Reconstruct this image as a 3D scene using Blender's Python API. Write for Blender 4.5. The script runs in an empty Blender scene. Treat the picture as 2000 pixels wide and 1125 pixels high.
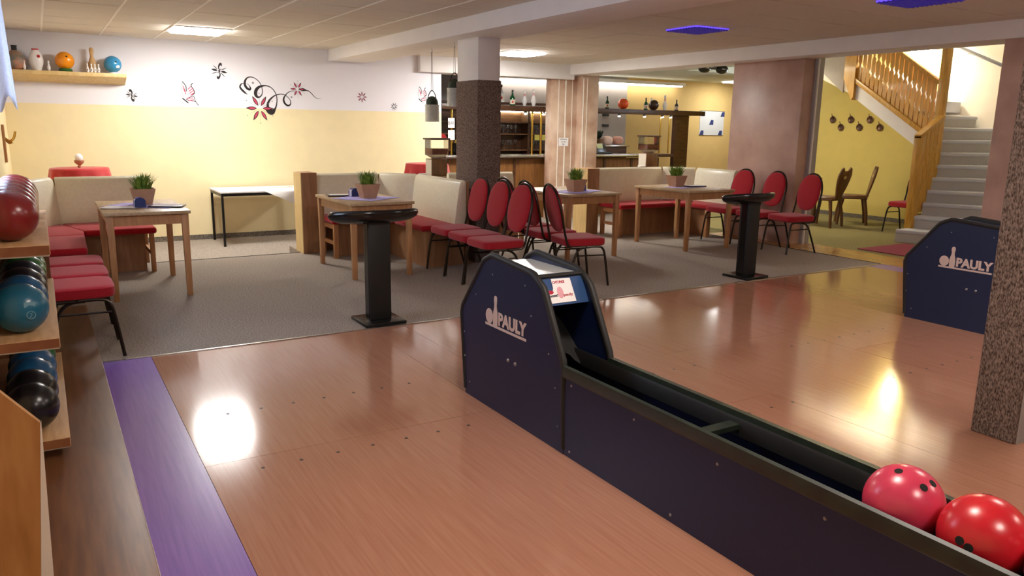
import bpy, bmesh, math, random
from mathutils import Vector, Matrix, Euler
random.seed(7)
S = bpy.context.scene
COL = S.collection
PI = math.pi
# ------------------------------------------------------------------ camera, world, exposure
YAW, PIT, ROL, FPX = .5445, .2061, -.0148, 1510.9
fwd = Vector((math.sin(YAW)*math.cos(PIT), math.cos(YAW)*math.cos(PIT), -math.sin(PIT)))
rgt = Vector((math.cos(YAW), -math.sin(YAW), 0))
dwn = fwd.cross(rgt)
r2 = rgt*math.cos(ROL)+dwn*math.sin(ROL); d2 = -rgt*math.sin(ROL)+dwn*math.cos(ROL)
cd = bpy.data.cameras.new('camera'); cam = bpy.data.objects.new('camera', cd); COL.objects.link(cam)
m = Matrix((( r2.x, -d2.x, -fwd.x, 0), (r2.y, -d2.y, -fwd.y, 0), (r2.z, -d2.z, -fwd.z, 1.5), (0, 0, 0, 1)))
cam.matrix_world = m
cd.sensor_width = 36; cd.lens = FPX/2000*36; cd.clip_start = .05; cd.clip_end = 100
S.camera = cam
w = bpy.data.worlds.new('world'); S.world = w; w.use_nodes = True
w.node_tree.nodes['Background'].inputs[0].default_value = (.55, .62, .75, 1)
w.node_tree.nodes['Background'].inputs[1].default_value = .15
S.view_settings.view_transform = 'Standard'; S.view_settings.look = 'None'
S.view_settings.exposure = 2.08; S.view_settings.gamma = 1
S.view_settings.use_curve_mapping = False
PANEL_E, FAR_E = 20.0, 10.0                      # ceiling panel brightness over the tables / of the added ones over the lanes
# ------------------------------------------------------------------ materials
def lin(c):
    if isinstance(c, str):
        c = tuple(int(c[i:i+2], 16)/255 for i in (0, 2, 4))
        return tuple(x/12.92 if x <= .04045 else ((x+.055)/1.055)**2.4 for x in c)
    return c
MATS = {}
def mat(name, col, rough=.5, metal=0, var=0, scale=20, stretch=(1, 1, 1), bump=0, bscale=None, col2=None, spec=.5, trans=0, emit=0, alpha=1, coat=0, kind='noise', sheen=0, detail=4):
    if name in MATS: return MATS[name]
    M = bpy.data.materials.new(name); M.use_nodes = True; nt = M.node_tree; N = nt.nodes; L = nt.links
    b = N['Principled BSDF']; c = lin(col)
    b.inputs['Base Color'].default_value = (*c, 1); b.inputs['Roughness'].default_value = rough
    b.inputs['Metallic'].default_value = metal; b.inputs['Specular IOR Level'].default_value = spec
    b.inputs['Transmission Weight'].default_value = trans; b.inputs['Alpha'].default_value = alpha
    b.inputs['Coat Weight'].default_value = coat; b.inputs['Coat Roughness'].default_value = .12
    b.inputs['Sheen Weight'].default_value = sheen
    if emit: b.inputs['Emission Color'].default_value = (*c, 1); b.inputs['Emission Strength'].default_value = emit
    if var or bump or col2 is not None:
        tc = N.new('ShaderNodeTexCoord'); mp = N.new('ShaderNodeMapping'); mp.inputs['Scale'].default_value = stretch
        L.new(tc.outputs['Object'], mp.inputs[0])
        if kind == 'voronoi':
            t = N.new('ShaderNodeTexVoronoi'); t.inputs['Scale'].default_value = scale; fo = t.outputs['Distance']
        else:
            t = N.new('ShaderNodeTexNoise'); t.inputs['Scale'].default_value = scale; t.inputs['Detail'].default_value = detail; fo = t.outputs['Fac']
        L.new(mp.outputs[0], t.inputs['Vector'])
        c2 = lin(col2) if col2 is not None else tuple(min(1, x*(1+var)) for x in c)
        c1 = c if col2 is not None else tuple(x*(1-var) for x in c)
        r = N.new('ShaderNodeValToRGB'); r.color_ramp.elements[0].position = .32; r.color_ramp.elements[1].position = .68
        r.color_ramp.elements[0].color = (*c1, 1); r.color_ramp.elements[1].color = (*c2, 1)
        L.new(fo, r.inputs[0]); L.new(r.outputs[0], b.inputs['Base Color'])
        if bump:
            t2 = t
            if bscale:
                t2 = N.new('ShaderNodeTexNoise'); t2.inputs['Scale'].default_value = bscale; t2.inputs['Detail'].default_value = 3
                L.new(mp.outputs[0], t2.inputs['Vector'])
            bp = N.new('ShaderNodeBump'); bp.inputs['Strength'].default_value = bump; bp.inputs['Distance'].default_value = .01
            L.new(t2.outputs[0], bp.inputs['Height']); L.new(bp.outputs[0], b.inputs['Normal'])
    MATS[name] = M; return M
def emat(name, col, e):
    if name in MATS: return MATS[name]
    M = bpy.data.materials.new(name); M.use_nodes = True; N = M.node_tree.nodes; N.clear()
    o = N.new('ShaderNodeOutputMaterial'); em = N.new('ShaderNodeEmission')
    em.inputs[0].default_value = (*lin(col), 1); em.inputs[1].default_value = e
    M.node_tree.links.new(em.outputs[0], o.inputs[0]); MATS[name] = M; return M
def two_tone(name, lo, hi, z):
    M = mat(name, lo, .85, var=.02, scale=6, bump=.08, bscale=220); nt = M.node_tree; N = nt.nodes; L = nt.links
    g = N.new('ShaderNodeNewGeometry'); s = N.new('ShaderNodeSeparateXYZ'); L.new(g.outputs['Position'], s.inputs[0])
    k = N.new('ShaderNodeMath'); k.operation = 'GREATER_THAN'; k.inputs[1].default_value = z; L.new(s.outputs['Z'], k.inputs[0])
    mx = N.new('ShaderNodeMix'); mx.data_type = 'RGBA'; b = N['Principled BSDF']
    src = b.inputs['Base Color'].links[0].from_socket
    L.new(k.outputs[0], mx.inputs['Factor']); L.new(src, mx.inputs['A']); mx.inputs['B'].default_value = (*lin(hi), 1)
    L.new(mx.outputs['Result'], b.inputs['Base Color']); return M
m_white = mat('white_paint', 'e9e5e2', .85, var=.02, scale=5)
m_wall = two_tone('two_tone_wall', 'f0e0b2', 'e8e6ea', 1.70)
m_yellow = mat('yellow_wall', 'd9bd55', .85, var=.03, scale=5, bump=.06, bscale=200)
m_barwall = mat('ochre_wall', 'd2b678', .85, var=.03, scale=4)
m_grey = mat('grey_wall', 'a8a19b', .85, var=.03, scale=4)
m_cream = mat('cream_wall', 'f3eee0', .85, var=.02, scale=4)
m_marble = mat('pink_stucco', 'ab887a', .38, col2='c8a596', scale=2.2, bump=.05, bscale=60, detail=6)
m_stone = mat('pink_stone', 'b08a72', .5, col2='d6bda6', scale=3.0, bump=.08, bscale=50, detail=7)
m_joint = mat('white_joint', 'efe9df', .7)
m_tile = mat('ceiling_tile', 'ddd5c8', .9, var=.04, scale=160, bump=.12, bscale=260)
m_rail = mat('ceiling_rail', 'f3efe6', .6)
m_lane = mat('lane_laminate', 'a3715a', .13, col2='ad7c64', scale=9, stretch=(9, .3, 1), spec=.5, coat=.25, detail=6)
m_lane2 = mat('lane_laminate_b', 'a4735a', .13, col2='ae7e66', scale=9, stretch=(9, .3, 1), spec=.5, coat=.25, detail=6)
m_xwood = mat('strip_laminate', 'a8753a', .25, col2='bb8a4d', scale=6, stretch=(7, .4, 1), coat=.2)
m_purple = mat('purple_laminate', '7555ab', .28, col2='8864b6', scale=7, stretch=(9, .4, 1), coat=.2)
m_plank = mat('brown_plank', '5f3a22', .38, col2='7a5031', scale=6, stretch=(6, .5, 1))
m_carpet = mat('carpet', '7a6d62', .95, col2='bdb1a5', scale=95, bump=.7, bscale=240, spec=.1)
m_carpet2 = mat('carpet_green', '7a7048', .95, col2='a89c6c', scale=90, bump=.6, bscale=240, spec=.1)
m_base = mat('baseboard', '4a4238', .8, col2='8a8072', scale=60)
m_clad = mat('pillar_carpet', '43342d', .98, col2='a08c80', scale=150, stretch=(1, 1, .42), bump=1.0, bscale=170, spec=.05)
m_dark = mat('dark_gap', '15110e', .9)
m_oak = mat('oak', 'b98a58', .45, col2='cfa571', scale=5, stretch=(1, 6, 6))
m_top = mat('table_top', 'a98b66', .4, col2='c2a67f', scale=5, stretch=(8, 1, 8))
m_leg = mat('beech_leg', 'a8744a', .45, col2='bd8a5c', scale=5, stretch=(8, 8, 1))
m_wood = mat('bench_wood', '8d6240', .5, col2='a77a53', scale=4, stretch=(6, 6, .8))
m_lightwood = mat('light_wood', 'd7b778', .5, col2='e2c78d', scale=4, stretch=(6, 6, .8))
m_rack = mat('rack_wood', 'b98f62', .5, col2='cfa97c', scale=5, stretch=(8, .8, 8))
m_rackend = mat('rack_edge', '7a4526', .55, col2='95603a', scale=8)
m_under = mat('shelf_underside', 'd2cbc0', .7)
m_conswood = mat('console_wood', 'a06a38', .4, col2='c08a52', scale=3, stretch=(6, 6, 1.2))
m_pine = mat('pine', 'bf8a2c', .4, col2='d5a343', scale=5, stretch=(8, 8, .8), coat=.2)
m_bar = mat('bar_wood', '3a2212', .4, col2='55341d', scale=4, stretch=(1, 6, 6))
m_barpanel = mat('bar_panel', '6b4420', .42, col2='85582c', scale=4, stretch=(6, 6, 1))
m_brass = mat('brass', 'c9a24a', .25, metal=1)
m_chrome = mat('steel', 'c8c8c8', .25, metal=1)
m_leather = mat('cream_leather', 'e6dfc4', .3, var=.04, scale=30, bump=.06, bscale=160)
m_red = mat('red_fabric', 'a51c28', .9, var=.12, scale=140, bump=.25, bscale=300, sheen=.2, spec=.2)
m_redseat = mat('red_cushion', 'a5141f', .9, var=.1, scale=120, bump=.2, bscale=260, sheen=.2, spec=.2)
m_redcloth = mat('red_cloth', 'b31a1c', .7, var=.06, scale=40, sheen=.3)
m_frame = mat('bronze_frame', '3b332c', .32, metal=.8)
m_blackmet = mat('black_metal', '171615', .4, metal=.4)
m_black = mat('black_plastic', '121212', .22, spec=.6)
m_blackmat = mat('black_rubber', '161514', .55)
m_navy = mat('navy_laminate', '0c1b42', .42, var=.12, scale=300)
m_bluepanel = mat('blue_panel', '2b4a78', .4)
m_hoodtop = mat('hood_top', 'd5dad8', .28, metal=.4)
m_greenrail = mat('dark_green_rail', '1b241e', .4, col2='2b352a', scale=12)
m_cloth = mat('black_cloth', '23211f', .9, var=.2, scale=30)
m_logo = mat('logo_plastic', 'd8c3bb', .5)
m_inkred = mat('red_ink', 'b01030', .6); m_inkblk = mat('black_ink', '1b1a1c', .6); m_inkblue = mat('blue_ink', '28376f', .6)
m_paper = mat('paper', 'efecec', .8); m_pinkpaper = mat('pink_print', 'dfa3ad', .8)
m_lilac = mat('lilac_cloth', 'bdb4f2', .8, var=.05, scale=60); m_whitecloth = mat('white_cloth', 'f0efee', .8, var=.02, scale=50)
m_curtain = mat('lace_curtain', 'e3e8f5', .8, var=.06, scale=60, bump=.2)
m_pot = mat('clay_pot', 'b98d6c', .7, var=.08, scale=14)
m_leaf = mat('grass_leaf', '3f6b1e', .6, col2='8fa83a', scale=30)
m_soil = mat('soil', '2b2015', .95)
m_cactus = mat('dark_plant', '1d2a1c', .7, col2='32402c', scale=30)
m_glass = mat('clear_glass', 'f4f6f4', .05, trans=1, spec=.5)
m_vase = mat('cut_glass', 'e9ebdf', .2, trans=.4, var=.1, scale=60, bump=.8, bscale=40)
m_nuts = mat('peanuts', '6a3824', .8, col2='9a5c3c', scale=80)
m_beigeplastic = mat('beige_plastic', 'cfc6b4', .5)
m_ball = {n: mat('ball_'+n, c, .26, var=.15, scale=6, spec=.6) for n, c in dict(red='7f1f1f', green='1c5a24', navy='10151f', black='121114', blue='155079', teal='17617f', pink='c93a56', scarlet='c3202a', orange='f0940f', sky='2f86b4', tangerine='f05a22', brown='3f2517').items()}
m_pin = mat('pin_white', 'eeeae6', .3); m_pinred = mat('pin_red', 'c2242c', .35); m_pinwood = mat('pin_wood', 'c29a62', .5, var=.1, scale=14)
m_green = mat('green_glass', '0f4a25', .15, spec=.6); m_label = mat('bottle_label', 'ddd2bd', .6)
m_hand = mat('grey_tread', 'cfcfd4', .9, var=.08, scale=120, bump=.3, bscale=200)
m_riser = mat('grey_riser', 'c2bcb6', .9, var=.08, scale=120, bump=.3, bscale=200)
m_oldwood = mat('rustic_wood', '5a381b', .45, col2='75502b', scale=6, stretch=(4, 4, 1))
m_pan = mat('copper_pan', '5a4030', .35, metal=.7); m_mat = mat('red_mat', '8f3346', .95, var=.1, scale=90, bump=.4)
m_screw = mat('screw', '9a9a9c', .35, metal=.9); m_dot = mat('dot', '2a1b12', .6)
m_petal = mat('decal_pink', 'c0405c', .7); m_ink = mat('decal_black', '231c1e', .7); m_decgrey = mat('decal_grey', '8b8684', .7)
# ------------------------------------------------------------------ mesh builder
class B:
    def __init__(s): s.v = []; s.f = []
    def add(s, v, f, M=None):
        o = len(s.v); s.v += [tuple(M @ Vector(p)) if M else tuple(p) for p in v]; s.f += [tuple(i+o for i in q) for q in f]; return s
    def box(s, x0, y0, z0, x1, y1, z1, M=None):
        return s.add([(x0, y0, z0), (x1, y0, z0), (x1, y1, z0), (x0, y1, z0), (x0, y0, z1), (x1, y0, z1), (x1, y1, z1), (x0, y1, z1)],
                     [(0, 3, 2, 1), (4, 5, 6, 7), (0, 1, 5, 4), (1, 2, 6, 5), (2, 3, 7, 6), (3, 0, 4, 7)], M)
    def prism(s, poly, pl, a, b, M=None):
        if pl == 'xy': P = lambda u, v, t: (u, v, t)
        elif pl == 'xz': P = lambda u, v, t: (u, t, v)
        else: P = lambda u, v, t: (t, u, v)
        n = len(poly); V = [P(u, v, a) for u, v in poly]+[P(u, v, b) for u, v in poly]
        F = [tuple(range(n)), tuple(range(2*n-1, n-1, -1))]+[(i, i+n, (i+1) % n+n, (i+1) % n) for i in range(n)]
        return s.add(V, F, M)
    def tube(s, path, r, n=8, closed=False, M=None):
        P = [Vector(p) for p in path]; k = len(P); V = []; F = []; up = None
        for i, p in enumerate(P):
            a = P[(i-1) % k] if (i or closed) else P[i]; c = P[(i+1) % k] if (i < k-1 or closed) else P[i]
            t = (c-a).normalized()
            if up is None: up = t.orthogonal().normalized()
            up = (up-t*up.dot(t)); up = up.normalized() if up.length > 1e-6 else t.orthogonal().normalized()
            q = t.cross(up); rr = r[i] if isinstance(r, (list, tuple)) else r
            V += [tuple(p+(up*math.cos(2*PI*j/n)+q*math.sin(2*PI*j/n))*rr) for j in range(n)]
        for i in range(k if closed else k-1):
            for j in range(n):
                a = i*n+j; b_ = i*n+(j+1) % n; c = ((i+1) % k)*n+(j+1) % n; d = ((i+1) % k)*n+j; F.append((a, b_, c, d))
        if not closed: F += [tuple(range(n-1, -1, -1)), tuple((k-1)*n+j for j in range(n))]
        return s.add(V, F, M)
    def lathe(s, prof, n=20, c=(0, 0, 0), M=None):
        V = []; F = []; k = len(prof)
        for r, z in prof: V += [(c[0]+r*math.cos(2*PI*j/n), c[1]+r*math.sin(2*PI*j/n), c[2]+z) for j in range(n)]
        for i in range(k-1):
            for j in range(n): F.append((i*n+j, i*n+(j+1) % n, (i+1)*n+(j+1) % n, (i+1)*n+j))
        F += [tuple(range(n-1, -1, -1)), tuple((k-1)*n+j for j in range(n))]
        return s.add(V, F, M)
    def ell(s, c, r, n=24, m_=14, e=1, M=None):
        V = []; F = []; sg = lambda x: math.copysign(abs(x)**e, x)
        for i in range(1, m_):
            t = PI*i/m_
            for j in range(n):
                p = 2*PI*j/n
                V.append((c[0]+r[0]*sg(math.sin(t))*sg(math.cos(p)), c[1]+r[1]*sg(math.sin(t))*sg(math.sin(p)), c[2]+r[2]*sg(math.cos(t))))
        V += [(c[0], c[1], c[2]+r[2]), (c[0], c[1], c[2]-r[2])]; T = len(V)-2
        for i in range(m_-2):
            for j in range(n): F.append((i*n+j, (i+1)*n+j, (i+1)*n+(j+1) % n, i*n+(j+1) % n))
        for j in range(n): F.append((T, j, (j+1) % n)); F.append((T+1, (m_-2)*n+(j+1) % n, (m_-2)*n+j))
        return s.add(V, F, M)
def obj(name, b, material, parent=None, smooth=True, bevel=0, seg=2, loc=None, ang=.7):
    me = bpy.data.meshes.new(name)
    if isinstance(b, B):
        me.from_pydata(b.v, [], b.f)
        bm = bmesh.new(); bm.from_mesh(me)
        if bevel:
            ed = [e for e in bm.edges if len(e.link_faces) == 2 and e.calc_face_angle(0) > .5]
            bmesh.ops.bevel(bm, geom=ed, offset=bevel, segments=seg, affect='EDGES', clamp_overlap=True, profile=.5)
        bmesh.ops.recalc_face_normals(bm, faces=bm.faces); bm.to_mesh(me); bm.free()
    else: me = b
    me.materials.clear(); me.materials.append(material)
    if smooth:
        me.polygons.foreach_set('use_smooth', [True]*len(me.polygons)); me.set_sharp_from_angle(angle=ang)
    o = bpy.data.objects.new(name, me); COL.objects.link(o)
    if parent: o.parent = parent
    if loc: o.location = loc
    return o
def tag(o, label=None, cat=None, group=None, kind=None):
    if label: o['label'] = label
    if cat: o['category'] = cat
    if group: o['group'] = group
    if kind: o['kind'] = kind
    return o
def thing(name, label, cat, loc=(0, 0, 0), rz=0, group=None):
    o = bpy.data.objects.new(name, None); COL.objects.link(o); o.location = loc; o.rotation_euler = (0, 0, rz); o.empty_display_size = .1
    return tag(o, label, cat, group)
def struct(name, b, material, parent=None, label=None, **k):
    o = obj(name, b, material, parent, **k)
    if not parent: tag(o, label, None, None, 'structure')
    return o
def dup(root, loc, rz=0, label=None, group=None):
    r = root.copy(); COL.objects.link(r); r.location = loc; r.rotation_euler = (0, 0, rz)
    if label: r['label'] = label
    if group: r['group'] = group
    for ch in list(root.children):
        c = ch.copy(); COL.objects.link(c); c.parent = r
        for g in ch.children:
            d = g.copy(); COL.objects.link(d); d.parent = c
    return r
def rot(axis, a): return Matrix.Rotation(a, 4, axis)
def tr(x, y, z): return Matrix.Translation((x, y, z))
def text_mesh(txt, size, ext=.001, off=0):
    c = bpy.data.curves.new('t', 'FONT'); c.body = txt; c.size = size; c.extrude = ext; c.offset = off; c.align_x = 'LEFT'; c.resolution_u = 3
    t = bpy.data.objects.new('t', c); COL.objects.link(t)
    dg = bpy.context.evaluated_depsgraph_get(); me = bpy.data.meshes.new_from_object(t.evaluated_get(dg))
    bpy.data.objects.remove(t); return me
def text(name, txt, size, M, material, parent, width=None, height=None, off=0):
    me = text_mesh(txt, size, .0008, off)
    xs = [v.co.x for v in me.vertices]; ys = [v.co.y for v in me.vertices]
    sx = width/(max(xs)-min(xs)) if width else 1; sy = height/(max(ys)-min(ys)) if height else sx
    x0, y0 = min(xs), min(ys)
    for v in me.vertices: v.co = M @ Vector(((v.co.x-x0)*sx, (v.co.y-y0)*sy, v.co.z))
    return obj(name, me, material, parent, smooth=False)
def catmull(pts, n=6):
    out = []; k = len(pts)
    for i in range(k-1):
        p0, p1, p2, p3 = pts[max(i-1, 0)], pts[i], pts[i+1], pts[min(i+2, k-1)]
        for j in range(n):
            t = j/n
            out.append(tuple(.5*((2*b)+(-a+c)*t+(2*a-5*b+4*c-d)*t*t+(-a+3*b-3*c+d)*t**3) for a, b, c, d in zip(p0, p1, p2, p3)))
    out.append(tuple(pts[-1])); return out
# ------------------------------------------------------------------ room shell
ZC = 2.58; WB = 11.77; LOW = -.16
fl = struct('floor', B().box(-.5, -4, -.3, 8.3, 5.34, -.02), m_dark, label='dark subfloor under the bowling lane panels')
ys = [-4, .55, 3.43, 5.335]
def panel(x0, x1, y0, y1, M): struct('floor_panel', B().box(x0+.0012, y0+.0012, -.02, x1-.0012, y1-.0012, 0), M, fl, smooth=False)
for a, b_ in ((-4, 3.43), (3.43, 5.335)): panel(.498, 1.975, a, b_, m_lane if a < 0 else m_lane2)
for i, (x0, x1) in enumerate(((1.975, 2.26), (2.26, 3.52), (3.52, 4.78), (4.78, 6.03), (6.03, 6.32), (6.32, 7.95))):
    for j in range(3):
        o_ = (.0, -.55, .35, -.2, 0, .2)[i]
        panel(x0, x1, ys[j]+(o_ if j else 0), ys[j+1]+(o_ if j < 2 else 0), (m_lane, m_lane2)[(i+j) % 2])
def dots(x0, x1, y, n):
    for i in range(n):
        obj('floor_dot', B().lathe([(.009, -.004), (.009, .0006)], 10, (x0+(x1-x0)*i/(n-1), y, 0)), m_dot, fl)
dots(.72, 1.75, 3.30, 7); dots(.72, 1.75, 4.05, 7)
for x0 in (2.46, 4.45): dots(x0, x0+1.05, 2.72, 7); dots(x0, x0+1.05, 3.5, 7)
struct('trim_1', B().box(.2175, -4, -.02, .497, 5.335, .0), m_purple, label='purple laminate strip along the left edge of the lane', smooth=False)
struct('trim_2', B().box(7.952, -4, -.02, 8.24, 5.335, .0), m_purple, label='purple laminate strip along the far lane edge', smooth=False)
struct('trim_3', B().box(-.32, -4, -.02, .212, 7.01, .03), m_plank, label='dark brown wooden plinth under the ball rack', bevel=.003)
struct('trim_13', B().box(.2125, -4, -.02, .2165, 5.335, .012), mat('pale_edge_line', 'd8cdbf', .5), label='thin pale edge line between plinth and purple strip')
struct('trim_4', B().box(8.245, -4, -.02, 8.86, 8.2, .001), m_xwood, label='golden wood strip between carpet and stair hall', smooth=False)
struct('trim_5', B().box(.2, 5.325, -.02, 8.245, 5.345, .006), m_chrome, label='thin metal edging between lane and carpet')
struct('trim_6', B().box(8.235, 5.34, -.02, 8.25, 8.2, .004), m_dark, label='dark edging strip along the right side of the carpet')
struct('floor_carpet', B().box(.212, 5.346, -.2, 8.236, 9.05, .0).box(-.32, 7.01, -.2, .212, 9.05, .0).box(-.32, 9.05, -.2, .97, 9.6, 0).box(2.56, 9.05, -.2, 8.236, 9.6, 0),
       m_carpet, label='grey brown speckled carpet of the seating platform', smooth=False)
struct('wall_bar_right', B().box(16, 10.9, -.4, 16.2, 13.7, 3), m_barwall, label='far side wall of the bar room', smooth=False)
struct('floor_lower', B().box(-.32, 9.05, -.4, 8.86, 11, LOW).box(-.32, 11, -.4, 16, 13.6, LOW), m_carpet, label='light speckled carpet one step down by the yellow wall', smooth=False)
struct('floor_hall', B().box(8.86, 3, -.3, 12.4, 11, 0), m_carpet2, label='greenish carpet of the stair hall', smooth=False)
struct('trim_7', B().box(.97, 9.035, -.17, 2.56, 9.055, .003), m_dark, label='dark edge of the carpet step')
# walls
struct('wall_back', B().box(-.6, WB, -.4, 5.72, WB+.25, 2.7), m_wall, label='back wall, white above and pale yellow below', smooth=False)
struct('wall_left', B().box(-.6, -4, -.4, -.32, WB, 2.9), m_wall, label='left wall, white above and yellow below', smooth=False)
struct('wall_front', B().box(-.6, -4.2, -.3, 12.4, -4, 2.9), m_grey, label='wall behind the lanes', smooth=False)
struct('wall_bar', B().box(5.4, 13.5, -.4, 16, 13.7, 3), m_barwall, label='ochre wall behind the bar', smooth=False)
struct('wall_bar_grey', B().box(5.5, 13.42, -.3, 10.95, 13.5, 2.6), m_grey, label='grey wall panel behind the bar', smooth=False)
struct('wall_bar_side', B().box(5.5, WB+.25, -.3, 5.7, 13.5, 2.6), m_grey, label='side wall of the bar niche', smooth=False)
struct('wall_right', B().box(12.3, -4, -.4, 12.5, 10.9, 3.6), two_tone('stair_wall', 'dcc670', 'efe7cc', 9.0), label='yellow wall under the stairs', smooth=False)
struct('wall_stair', B().box(12.27, 3, 1.3, 12.299, 7.2, 3.6), m_cream, label='cream wall beside the stair flight', smooth=False)
struct('wall_hall_end', B().box(11.9, 10.9, -.4, 16.2, 11.0, 3.6), m_yellow, label='end wall of the stair hall', smooth=False)
struct('wall_hall_front', B().box(8.6, 2.8, -.3, 12.5, 3.0, 3.6), m_cream, label='near wall of the stair hall', smooth=False)
struct('baseboard_back', B().box(-.32, WB-.015, LOW, 5.72, WB+.01, LOW+.07), m_base, label='dark speckled baseboard')
struct('baseboard_right', B().box(12.285, 6.4, 0, 12.31, 10.9, .07), m_base, label='dark baseboard in the stair hall')
# ceiling
ce = struct('ceiling', B().box(-.6, -4.2, ZC+.02, 8.7, 13.7, ZC+.2), mat('ceiling_void', '5a4a3c', .9), label='suspended ceiling', smooth=False)
struct('ceiling_bar', B().box(8.7, 8.1, 2.55, 10.3, 10.95, 2.8).box(8.7, 10.95, 2.55, 16.2, 13.7, 2.8), mat('pale_green_ceiling', 'cdd0bd', .9, var=.02, scale=4), label='pale green ceiling over the bar passage', smooth=False)
struct('ceiling_hall', B().box(8.6, 2.8, 3.6, 12.6, 9.2, 3.8), m_white, label='high ceiling over the stairs', smooth=False)
G0, GS, GY = .808-.648*2, .648, 10.0
tile_me = None; skip = {(3, 15), (10, 15), (3, 2), (9, 2), (3, -2), (9, -2)}; cells = {}
for i in range(14):
    for j in range(-6, 18):
        x0 = G0+i*GS; y0 = GY+(j-15)*GS
        cells[(i, j)] = (x0, y0)
        if (i, j) in skip or y0 > 11.4 or (y0 < .9 and (i, j) not in skip) or x0+GS < -.3 or x0 > 8.1 or (x0 > 3.75 and x0+GS < 4.45): continue
        if tile_me is None:
            t0 = struct('ceiling_tile', B().box(.006, .006, 0, GS-.006, GS-.006, .014), m_tile, ce, bevel=.003, seg=1); tile_me = t0.data; t0.location = (x0, y0, ZC+.001)
        else:
            t = bpy.data.objects.new('ceiling_tile', tile_me); COL.objects.link(t); t.parent = ce; t.location = (x0, y0, ZC+.001+random.uniform(-.0015, .0015))
for i in range(15):
    x = G0+i*GS
    if x < -.3 or x > 3.8: continue
    struct('ceiling_rail', B().box(x-.011, -4, ZC-.002, x+.011, WB, ZC+.012), m_rail, ce, smooth=False)
struct('trim_8', B().box(3.838, -4, 2.42, 4.44, WB, 2.7), m_white, label='white ceiling beam over the carpeted pillar', bevel=.006)
struct('trim_9', B().box(8.206, -4, 2.408, 8.7, 12.0, 2.7), m_white, label='white ceiling beam along the stair hall', bevel=.006)
struct('trim_10', B().box(5.3, 11.66, 2.33, 8.3, WB+.3, 2.7), m_white, label='white soffit above the bar opening', bevel=.006)
# pillars
def pillar1():
    o = struct('wall_pillar_1', B().box(4.08, 7.5, -.02, 4.35, 7.98, 2.5), m_white, label='square pillar with brown carpet cladding behind the chairs', bevel=.004)
    obj('carpet_cladding', B().box(4.068, 7.488, 0, 4.362, 7.992, 1.98), m_clad, o, bevel=.006)
pillar1()
o = struct('wall_pillar_2', B().box(3.995, 1.77, -.01, 4.33, 1.975, 2.9), m_grey, label='square pillar with brown carpet cladding beside the pink balls', bevel=.004)
obj('carpet_cladding', B().box(3.978, 1.776, 0, 4.2, 1.99, 2.7), m_clad, o, bevel=.008)
struct('wall_pillar_3', B().box(8.52, 6.9, -.02, 8.72, 8.1, 2.45), m_marble, label='wide pink stucco wall pier', bevel=.004)
struct('trim_11', B().box(8.72, 6.86, 0, 8.86, 7.2, 2.45), m_grey, label='grey jamb beside the pink pier')
struct('trim_12', B().box(8.735, 6.845, 0, 8.755, 6.87, 2.45), m_joint, label='white line on the grey jamb')
struct('wall_pillar_4', B().box(8.25, 4.0, -.01, 8.6, 4.32, 2.45), m_marble, label='pink brown stucco pier in front of the stairs')
sp = struct('wall_pillar_5', B().box(7.89, 11.78, -.3, 8.45, 11.95, 2.36).box(8.45, 11.62, -.3, 8.82, 11.95, 2.42), m_stone, label='pink stone pillar with white vertical joints in front of the bar', bevel=.004)
for x, y, wd in ((8.05, 11.78, .012), (8.2, 11.78, .022), (8.345, 11.78, .01), (8.475, 11.62, .02), (8.56, 11.62, .012)):
    obj('joint', B().box(x-wd/2, y-.008, -.2, x+wd/2, y+.01, 2.36), m_joint, sp, smooth=False)
# ------------------------------------------------------------------ ceiling lights
def ceil_light(cell, label, e, col='fdfaf6', name='ceiling_light', z=ZC):
    x0, y0 = cells.get(cell, cell); t = thing(name, label, 'light', (x0+GS/2, y0+GS/2, z))
    h = GS/2
    obj('frame', B().box(-h, -h, -.008, h, -h+.03, .015).box(-h, h-.03, -.008, h, h, .015).box(-h, -h+.03, -.008, -h+.03, h-.03, .015).box(h-.03, -h+.03, -.008, h, h-.03, .015), m_rail, t)
    obj('diffuser', B().box(-h+.03, -h+.03, -.03, h-.03, h-.03, .012), emat('panel_%s_%g' % (col, e), col, e), t, bevel=.02)
    return t
ceil_light((3, 15), 'bright square ceiling panel above the wall with the flower decals', PANEL_E)
ceil_light((10, 15), 'bright square ceiling panel in front of the bar soffit', PANEL_E*1.35)
for c_, l_ in (((3, 2), 'added square fill panel above the near lane'), ((9, 2), 'added square fill panel above the far lane'), ((3, -2), 'added square fill panel over the pin end of the near lane'), ((9, -2), 'added square fill panel over the pin end of the far lane')): ceil_light(c_, l_, FAR_E, 'fff0e4')  # added fill lights out of view, brightening the lanes and foreground
ceil_light((13.2, 12.3), 'added square fill panel in the bar passage hidden behind the pink pier', 8, z=2.55)  # added unseen light to brighten the ochre bar wall
ceil_light((9.75, 8.5), 'added square fill panel in the stair hall hidden behind the pink pier', 9, 'fff4d8', z=2.55)  # added unseen light for the pan wall and stair treads
def uv_panel(x0, y0, label):
    t = thing('ceiling_light', label, 'light', (x0, y0, ZC-.012)); h = .25
    obj('diffuser', B().box(-h+.01, -h+.01, 0, h-.01, h-.01, .012), emat('violet_panel', '4a36c8', .75), t)
    g = B()
    for k in range(1, 12):
        u = -h+k*.5/12; g.box(u-.004, -h, -.01, u+.004, h, 0).box(-h, u-.004, -.01, h, u+.004, 0)
    obj('grille', g, mat('violet_grille', '5a4a90', .5), t)
uv_panel(6.36, 6.63, 'violet grilled ceiling panel further along the beam'); uv_panel(6.4, 4.08, 'violet grilled ceiling panel over the lane')
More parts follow.
